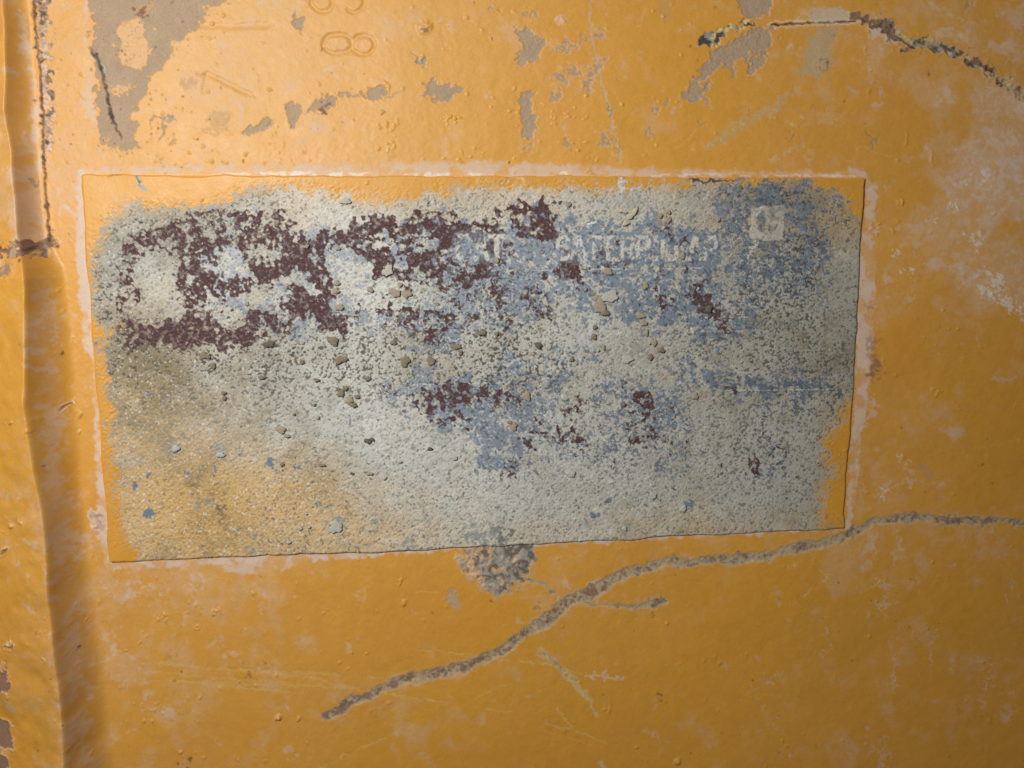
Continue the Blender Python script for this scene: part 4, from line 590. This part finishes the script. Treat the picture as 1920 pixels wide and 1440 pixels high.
class NT:
    def __init__(s, tree): s.t = tree
    def n(s, typ, **kw):
        o = s.t.nodes.new(typ)
        for k, v_ in kw.items(): setattr(o, k, v_)
        return o
    def link(s, a, b): s.t.links.new(a, b)
    def math(s, op, a, b=None, clamp=False):
        o = s.n('ShaderNodeMath', operation=op, use_clamp=clamp)
        for i, q in enumerate((a, b)):
            if q is None: continue
            if isinstance(q, (int, float)): o.inputs[i].default_value = q
            else: s.link(q, o.inputs[i])
        return o.outputs[0]
    def noise(s, co, px, detail=3, rough=.6):
        o = s.n('ShaderNodeTexNoise'); o.inputs['Scale'].default_value = 1 / (px * PX); o.inputs['Detail'].default_value = detail; o.inputs['Roughness'].default_value = rough; s.link(co, o.inputs['Vector']); return o.outputs['Fac']
    def mix(s, f, a, b, col=True):
        o = s.n('ShaderNodeMix', data_type='RGBA' if col else 'FLOAT'); ia, ib, out = (6, 7, 2) if col else (2, 3, 0)
        for i, q in ((0, f), (ia, a), (ib, b)):
            if isinstance(q, (int, float)): o.inputs[i].default_value = q
            elif isinstance(q, tuple): o.inputs[i].default_value = (*q, 1)
            else: s.link(q, o.inputs[i])
        return o.outputs[out]

def surface_material(name, grain=1.0, bump=.12):
    m = bpy.data.materials.new(name); m.use_nodes = True; k = NT(m.node_tree); b = m.node_tree.nodes['Principled BSDF']
    co = k.n('ShaderNodeTexCoord').outputs['Object']
    ch = {}
    for i in range(4):
        at = k.n('ShaderNodeAttribute', attribute_name='wear_%d' % i); sp = k.n('ShaderNodeSeparateColor'); k.link(at.outputs['Color'], sp.inputs[0])
        for j in range(3): ch[LAYERS[i * 4 + j]] = sp.outputs[j]
        ch[LAYERS[i * 4 + 3]] = at.outputs['Alpha']
    n1 = k.noise(co, 5, 2); n2 = k.noise(co, 30, 4); n3 = k.noise(co, 2.6, 1)
    jit = k.math('MULTIPLY', k.math('SUBTRACT', n1, .5), .5)
    col = k.mix(ch['grit'], COL['yellow'], COL['crust']); ro = k.mix(ch['grit'], ROUGH['yellow'], ROUGH['crust'], False)
    for L in ORDER:
        f = ch[L]
        edge = k.math('MULTIPLY', k.math('MULTIPLY', f, k.math('SUBTRACT', 1, f)), jit)          # ragged only where the mask is partial
        f = k.math('ADD', f, k.math('MULTIPLY', edge, 3.0), True)
        col = k.mix(f, col, COL[L]); ro = k.mix(f, ro, ROUGH[L], False)
    v1 = k.math('ADD', k.math('MULTIPLY', k.math('SUBTRACT', n2, .5), .22 * grain), 1)
    v2 = k.math('ADD', k.math('MULTIPLY', k.math('SUBTRACT', n3, .5), .30 * grain), v1)
    hs = k.n('ShaderNodeHueSaturation'); k.link(v2, hs.inputs['Value']); k.link(col, hs.inputs['Color'])
    k.link(hs.outputs[0], b.inputs['Base Color'])
    k.link(k.math('ADD', ro, k.math('MULTIPLY', k.math('SUBTRACT', n2, .5), .25), True), b.inputs['Roughness'])
    bp = k.n('ShaderNodeBump'); bp.inputs['Strength'].default_value = bump; bp.inputs['Distance'].default_value = PX * 1.5; k.link(k.noise(co, 3.2, 2), bp.inputs['Height']); k.link(bp.outputs[0], b.inputs['Normal'])
    b.inputs['Specular IOR Level'].default_value = .48
    return m

M_PAINT = surface_material('weathered_yellow_paint', .8, .10)
M_BARE = surface_material('bare_undercoat', 1.3, .35)
M_SCAR = surface_material('rusty_scar', 1.6, .45)
M_CRUST = surface_material('corroded_plate_face', 1.4, .40)
M_FILM = surface_material('printed_film', .7, .12)

# ------------------------------------------------------------------ meshes
def grid_normals(wx, wy, wz):
    p = np.stack([wx, wy, wz], -1); a = np.gradient(p, axis=1); b = np.gradient(p, axis=0)
    n = np.cross(a, b); n /= np.linalg.norm(n, axis=-1, keepdims=True) + 1e-20
    if n[..., 1].mean() > 0: n = -n
    return n

def cells_mesh(name, S, pos, nrm, cells, mat, parent, label=None, kind=None):
    jj, ii = np.nonzero(cells); n = len(jj)
    if n == 0: return None
    w_ = S.shape[1]; a = jj * w_ + ii
    quad = np.stack([a, a + w_, a + w_ + 1, a + 1], 1)
    used, inv = np.unique(quad.ravel(), return_inverse=True)
    me = bpy.data.meshes.new(name); me.vertices.add(len(used)); me.loops.add(n * 4); me.polygons.add(n)
    me.vertices.foreach_set('co', pos.reshape(-1, 3)[used].astype(np.float32).ravel())
    me.loops.foreach_set('vertex_index', inv.astype(np.int32).ravel()); me.polygons.foreach_set('loop_start', np.arange(0, n * 4, 4, dtype=np.int32))
    me.polygons.foreach_set('use_smooth', np.ones(n, bool)); me.update(calc_edges=True)
    for i in range(4):
        at = me.attributes.new('wear_%d' % i, 'FLOAT_COLOR', 'POINT')
        at.data.foreach_set('color', np.stack([S.L[LAYERS[i * 4 + j]].reshape(-1)[used] for j in range(4)], 1).astype(np.float32).ravel())
    me.normals_split_custom_set_from_vertices(nrm.reshape(-1, 3)[used].astype(np.float32))
    me.materials.append(mat); o = bpy.data.objects.new(name, me); sc.collection.objects.link(o); o.parent = parent
    if label: o['label'] = label
    if kind: o['kind'] = kind
    return o

def components(mask):
    """4-connected pieces of a cell mask, by runs and union-find"""
    par = []; runs = []; prev = []
    def find(q):
        while par[q] != q: par[q] = par[par[q]]; q = par[q]
        return q
    out = np.zeros(mask.shape, np.int32)
    for j in range(mask.shape[0]):
        d = np.diff(np.concatenate([[0], mask[j].astype(np.int8), [0]])); st = np.flatnonzero(d == 1); en = np.flatnonzero(d == -1); cur = []; pi = 0
        for s_, e_ in zip(st, en):
            q = len(par); par.append(q); cur.append((s_, e_, q)); runs.append((j, s_, e_, q))
            while pi < len(prev) and prev[pi][1] <= s_: pi += 1
            r = pi
            while r < len(prev) and prev[r][0] < e_: par[find(prev[r][2])] = find(q); r += 1
        prev = cur
    for j, s_, e_, q in runs: out[j, s_:e_] = find(q) + 1
    return out

def empty(name, label, cat, loc=(0, 0, 0)):
    o = bpy.data.objects.new(name, None); sc.collection.objects.link(o); o.location = loc; o['label'] = label; o['category'] = cat; return o

panel = empty('machine_panel', 'worn yellow painted steel panel with rusty scars behind the corroded plate', 'panel')
plate = empty('identification_plate', 'corroded rectangular metal plate with flaking blue and maroon print on yellow panel', 'plate')

# panel: paint bridges up to the plate on its top and left
W, d = P.poly(CORNERS, 0, 0, pad=40)
P.h[W] += 1.6 * np.exp(-np.clip(d, 0, 99) / 4) * smooth(1100, 300, P.X[W] * .5 + P.Y[W])
P.h[W] -= 2.0 * smooth(2, -8, d)
px, pz = to_plane(P.X.astype(float), P.Y.astype(float)); hh = P.h.astype(float).copy()
hh[0] = hh[-1] = -70; hh[:, -1] = -70; hh[:, 0] = -70
ppos = np.stack([px, -hh * PX, pz], -1); pn = grid_normals(px, -P.h * PX, pz)
cell = np.ones((P.shape[0] - 1, P.shape[1] - 1), bool); j0, i0 = W
hide = np.zeros(P.shape, bool); hide[W] = d < -16; cell &= ~hide[:-1, :-1]
lab = P.lab[:-1, :-1]
MATOF = {'scar': M_SCAR, 'seam': M_SCAR, 'rust_gap': M_SCAR, 'crack': M_SCAR, 'grey_smear': M_SCAR, 'gouge': M_SCAR, 'bare_patch': M_BARE, 'paint_chip': M_BARE, 'worn_patch': M_BARE, 'stamped_figure': M_PAINT, 'corner_ridge': M_PAINT, 'hairline_crack': M_BARE, 'scrape': M_BARE}
cells_mesh('painted_sheet', P, ppos, pn, cell & (lab == 0), M_PAINT, panel)
for k_ in range(1, len(P.names)):
    nm, lb = P.names[k_]; cells_mesh(nm, P, ppos, pn, cell & (lab == k_), MATOF[nm], panel, lb)
print('panel built', round(time.time() - T0, 1))

# plate: rim rounded, edges slightly ragged, side walls down into the paint
ed = np.minimum(np.minimum(U_, PLATE_W - U_), np.minimum(V_, PLATE_H - V_)) / PX
TH = 6.6
ph = TH + Q.h + Q.fbm(420, 2, 9) * 2.2 + Q.fbm(150, 2, 10) * .55 - 1.5 * (1 - smooth(-.5, 3.0, ed)) ** 1.5
near = smooth(10, 0, ed); jx = Q.fbm(60, 4, 130) * .9 * near * PX; jz = Q.fbm(60, 4, 131) * .9 * near * PX
cr = 0
qx = U_ - PLATE_W / 2 + jx; qz = -(V_ - PLATE_H / 2) + jz
cu = np.abs(U_ - PLATE_W / 2) - (PLATE_W / 2 - 5 * PX); cv = np.abs(V_ - PLATE_H / 2) - (PLATE_H / 2 - 5 * PX)      # corner rounding
k = np.where((cu > 0) & (cv > 0), np.hypot(cu, cv) / np.maximum(np.maximum(cu, cv), 1e-9), 1.0)
qx = np.where(k > 1, np.sign(U_ - PLATE_W / 2) * ((PLATE_W / 2 - 5 * PX) + cu / k) + jx, qx); qz = np.where(k > 1, -np.sign(V_ - PLATE_H / 2) * ((PLATE_H / 2 - 5 * PX) + cv / k) + jz, qz)
qpos = np.stack([qx, -ph * PX, qz], -1); qn = grid_normals(qx, -ph * PX, qz)
lab = Q.lab[:-1, :-1].copy(); L = {k_: v_[:-1, :-1] for k_, v_ in Q.L.items()}
used_parts = []
mask = (L['maroon'] > .5) & (lab == 0) & (L['spray'] < .6)
def pieces(mask, big_name, rest_name, big_label, limit, minimum):
    comp = components(mask); ids, cnt = np.unique(comp[comp > 0], return_counts=True); o_ = np.argsort(-cnt); big = [i for i in o_ if cnt[i] >= minimum][:limit]
    rest = comp > 0
    ys, xs = np.nonzero(comp); vals = comp[ys, xs]; srt = np.argsort(vals, kind='stable'); vals_s = vals[srt]
    for b_ in big:
        s_, e_ = np.searchsorted(vals_s, [ids[b_], ids[b_] + 1]); sel = srt[s_:e_]; c = np.zeros(mask.shape, bool); c[ys[sel], xs[sel]] = True; rest[c] = False
        lab[c] = -1; cells_mesh(big_name, Q, qpos, qn, c, M_FILM, plate, None)
    if rest.any(): lab[rest] = -1; cells_mesh(rest_name, Q, qpos, qn, rest, M_FILM, plate, None, 'stuff')
pieces(mask, 'maroon_flake', 'maroon_specks', None, 250, 40)
pieces((L['blue'] > .5) & (lab == 0) & (L['maroon'] <= .5), 'blue_print_flake', 'blue_print_specks', None, 250, 50)
ymask = (L['grit'] < .5) & (lab == 0)
cells_mesh('yellow_overpaint', Q, qpos, qn, ymask, M_PAINT, plate)
cells_mesh('plate_face', Q, qpos, qn, (lab == 0) & ~ymask, M_CRUST, plate)
for k_ in range(1, len(Q.names)):
    nm, lb = Q.names[k_]; cells_mesh(nm, Q, qpos, qn, lab == k_, M_FILM if nm != 'gouge' else M_SCAR, plate, lb)
# side walls
def wall(idx_j, idx_i):
    top = qpos[idx_j, idx_i]; n = len(top); rows = [top]
    for dep, out in ((1.5, .25), (TH + 3.0, .5), (TH + 10, .5)):
        r = top.copy(); r[:, 1] += dep * PX; c = r[:, [0, 2]]; c += np.sign(c) * out * PX * (np.abs(c) > np.array([PLATE_W, PLATE_H]) / 2 * .97); r[:, 0] = c[:, 0]; r[:, 2] = c[:, 1]; rows.append(r)
    return rows, n
Jn, In = NV, NU
loop = [(0, i) for i in range(In)] + [(j, In) for j in range(Jn)] + [(Jn, i) for i in range(In, 0, -1)] + [(j, 0) for j in range(Jn, 0, -1)]
lj = np.array([a for a, b in loop]); li = np.array([b for a, b in loop]); rows, n = wall(lj, li)
vs = np.concatenate(rows); f = []
for r in range(3):
    a = np.arange(n) + r * n; b = (np.arange(n) + 1) % n + r * n; f.append(np.stack([a, b, b + n, a + n], 1))
f = np.concatenate(f); me = bpy.data.meshes.new('rim'); me.from_pydata(vs.tolist(), [], f.tolist()); me.update()
me.polygons.foreach_set('use_smooth', np.ones(len(f), bool))
for i in range(4):
    at = me.attributes.new('wear_%d' % i, 'FLOAT_COLOR', 'POINT'); vals = np.stack([Q.L[LAYERS[i * 4 + j]][lj, li] for j in range(4)], 1); at.data.foreach_set('color', np.tile(vals, (4, 1)).astype(np.float32).ravel())
me.materials.append(M_PAINT); rim = bpy.data.objects.new('rim', me); sc.collection.objects.link(rim); rim.parent = plate

# lumps of dried soil and crusted grit stuck to the plate
def lump_mat(name, c1, c2, px):
    m = bpy.data.materials.new(name); m.use_nodes = True; k = NT(m.node_tree); b = m.node_tree.nodes['Principled BSDF']; co = k.n('ShaderNodeTexCoord').outputs['Object']
    k.link(k.mix(k.noise(co, px, 5, .7), c1, c2), b.inputs['Base Color']); b.inputs['Roughness'].default_value = .85
    bp = k.n('ShaderNodeBump'); bp.inputs['Strength'].default_value = .7; bp.inputs['Distance'].default_value = PX * 2; k.link(k.noise(co, 4, 3), bp.inputs['Height']); k.link(bp.outputs[0], b.inputs['Normal']); return m
SOIL = lump_mat('dried_soil', (.10, .08, .05), (.34, .28, .19), 5); GREY = lump_mat('grey_crust', (.26, .26, .23), (.6, .6, .54), 4); TANL = lump_mat('tan_soil', (.22, .185, .13), (.44, .385, .29), 4); BLK = lump_mat('dark_grit', (.05, .045, .035), (.2, .18, .13), 4)
PEEL = lump_mat('curled_paint', (.42, .36, .25), (.62, .54, .38), 10)
qX = Q.X; qY = Q.Y
def lump(x, y, rx, ry, hgt, mat, seed, name='soil_lump', ang=0, label=None):
    rx *= .74; ry *= .74; hgt = hgt * (.4 if mat in (SOIL, BLK) else .24); r_ = np.random.default_rng(seed); nr, na = max(4, min(9, int(rx / 1.6))), max(12, min(34, int(rx * 2.8)))
    j, i = np.unravel_index(np.argmin((qX - x) ** 2 + (qY - y) ** 2), qX.shape); z0 = TH + 2.2 * 0 + ph[j, i] * 0 + float(np.median(ph[max(0, j - 4):j + 5, max(0, i - 4):i + 5])) - TH
    ph1, ph2, ph3 = r_.uniform(0, 6.3, 3); vsx = [(x, y, hgt)]
    for a in range(1, nr + 1):
        q = a / nr
        for b_ in range(na):
            t_ = 2 * math.pi * b_ / na; w_ = 1 + .15 * math.sin(2 * t_ + ph1) + .13 * math.sin(3 * t_ + ph2) + .10 * math.sin(5 * t_ + ph3) + .06 * math.sin(9 * t_ + ph1) + r_.normal() * .05
            lx, ly = rx * q * w_ * math.cos(t_), ry * q * w_ * math.sin(t_); c, s_ = math.cos(ang), math.sin(ang)
            hz = hgt * (1 - q ** 2) * (1 + r_.normal() * .28 + .3 * math.sin(3 * t_ + ph2) * q) if q < 1 else -1.2
            vsx.append((x + lx * c - ly * s_, y + lx * s_ + ly * c, hz))
    vsx = np.array(vsx); X_, Z_ = to_plane(vsx[:, 0], vsx[:, 1]); fx = [(0, 1 + (b_ + 1) % na, 1 + b_) for b_ in range(na)]
    for a in range(nr - 1):
        for b_ in range(na): fx.append((1 + a * na + b_, 1 + a * na + (b_ + 1) % na, 1 + (a + 1) * na + (b_ + 1) % na, 1 + (a + 1) * na + b_))
    me = bpy.data.meshes.new(name); me.from_pydata(np.stack([X_, -(TH + z0 + vsx[:, 2]) * PX, Z_], 1).tolist(), [], fx); me.polygons.foreach_set('use_smooth', np.ones(len(fx), bool)); me.update(); me.materials.append(mat)
    o = bpy.data.objects.new(name, me); sc.collection.objects.link(o); o.parent = plate
    if label: o['label'] = label
for k_, (x, y, rx, ry, h_, m_) in enumerate([(506, 644, 15, 8, 5, BLK), (625, 638, 13, 12, 6, SOIL), (618, 634, 6, 6, 3, SOIL), (640, 673, 15, 10, 5, SOIL), (386, 665, 13, 9, 3, SOIL), (401, 684, 8, 7, 3, SOIL), (492, 706, 9, 6, 3.5, SOIL), (595, 711, 6, 6, 4, SOIL), (567, 677, 7, 6, 3, SOIL),
        (902, 622, 11, 9, 4.5, SOIL), (930, 625, 4, 4, 3, SOIL), (1007, 646, 10, 8, 4.5, BLK), (737, 641, 7, 7, 3, SOIL), (690, 708, 7, 7, 4, SOIL), (640, 735, 10, 9, 4, SOIL), (655, 748, 11, 9, 6, TANL), (663, 757, 9, 7, 6, SOIL), (648, 726, 8, 6, 4, SOIL), (670, 742, 6, 6, 4, SOIL), (634, 727, 5, 5, 3, SOIL),
        (421, 735, 6, 6, 3, SOIL), (422, 745, 6, 6, 3, SOIL), (690, 824, 9, 7, 3, BLK), (698, 821, 5, 5, 3, BLK), (527, 803, 12, 10, 3, TANL), (540, 815, 8, 4, 3, TANL), (805, 838, 6, 5, 3, BLK), (759, 676, 11, 14, 1.6, SOIL), (807, 675, 11, 11, 1.4, SOIL), (853, 648, 12, 8, 1.2, SOIL), (862, 660, 5, 7, 1.2, SOIL),
        (1121, 572, 17, 18, 5, TANL), (1130, 585, 10, 10, 6, SOIL), (1112, 558, 9, 7, 4, TANL), (1140, 555, 20, 15, 1.2, GREY), (630, 545, 9, 7, 4, TANL), (632, 530, 7, 8, 3, TANL), (637, 575, 10, 9, 2, TANL), (727, 507, 13, 14, 1.6, GREY), (740, 548, 15, 11, 2, TANL), (762, 550, 11, 11, 2, TANL), (750, 533, 7, 5, 3, TANL), (694, 542, 8, 7, 2.5, TANL), (575, 462, 8, 5, 2, TANL), (634, 466, 6, 5, 2, TANL),
        (985, 740, 9, 14, 3, TANL), (960, 796, 11, 10, 3.5, TANL), (955, 790, 7, 6, 3, SOIL), (1068, 886, 11, 9, 2.6, GREY), (1062, 383, 8, 7, 3, TANL), (648, 378, 13, 8, 3, GREY), (1196, 590, 12, 8, 2.5, TANL), (1202, 604, 9, 8, 2.5, TANL), (1208, 622, 6, 8, 2.5, TANL), (1222, 640, 8, 10, 2.5, TANL), (1236, 655, 8, 8, 2.5, SOIL), (1216, 668, 7, 8, 2, SOIL), (1214, 640, 5, 5, 3, GREY),
        (1112, 612, 7, 5, 3, SOIL), (1110, 630, 8, 7, 2.5, SOIL), (1069, 672, 6, 7, 2.5, SOIL), (1128, 650, 5, 6, 2, TANL), (1205, 535, 8, 9, 2, TANL), (1134, 508, 12, 10, 2, TANL), (1232, 405, 7, 6, 3, TANL), (1247, 413, 8, 8, 3, TANL), (1248, 398, 5, 5, 2, TANL), (1272, 480, 10, 8, 2, TANL), (930, 488, 7, 7, 2, TANL), (1094, 541, 5, 5, 2.5, TANL),
        (1300, 741, 10, 8, 2, TANL), (1324, 578, 9, 9, 2.5, BLK), (1340, 412, 6, 6, 2, TANL), (1395, 935 - 400 + 0, 1.5, 1.5, .5, GREY), (1278, 952, 9, 9, 2, GREY), (1222, 927, 8, 9, 1.5, GREY), (1168, 988, 7, 6, 2, GREY), (630, 985, 18, 14, 2.6, GREY), (332, 838, 9, 10, 2.6, GREY), (415, 850, 10, 8, 2, GREY), (563, 987, 6, 5, 3, GREY), (580, 985, 5, 4, 3, GREY), (542, 1013, 5, 5, 3, GREY), (575, 960, 3, 3, 2, GREY),
        (850, 855, 9, 6, 2, GREY), (693, 885, 8, 5, 2.5, TANL), (720, 893, 6, 6, 3, GREY), (605, 870, 8, 4, 2, SOIL), (660, 885, 5, 4, 2, BLK), (530, 868, 6, 5, 1.6, SOIL), (1118, 655, 4, 4, 1.4, GREY), (1172, 672, 13, 12, 1.0, GREY), (750, 862, 4, 4, 2, GREY), (597, 781, 5, 4, 2.4, TANL), (552, 775, 3.5, 3.5, 2, SOIL), (590, 757, 4, 4, 2, SOIL), (1304, 540, 3, 3, 2, GREY), (1461, 440, 2, 2, 1, TANL)]):
    lump(x, y, rx, ry, h_, m_, 500 + k_, 'soil_lump' if m_ in (SOIL, TANL) else ('grit_lump' if m_ is BLK else 'crust_lump'))
# curled peel of paint near the top
for k_, (x, y, rx, ry, h_, a) in enumerate([(1178, 405, 11, 8, 6, -.6), (1168, 420, 10, 5, 5, -.5), (1162, 396, 12, 5, 3, .2), (1186, 395, 6, 10, 6, .3)]):
    lump(x, y, rx, ry, h_, PEEL, 700 + k_, 'curled_paint', a)
print('done', round(time.time() - T0, 1), 'tris', sum(len(o.data.loops) - 2 * len(o.data.polygons) for o in sc.objects if o.type == 'MESH'))
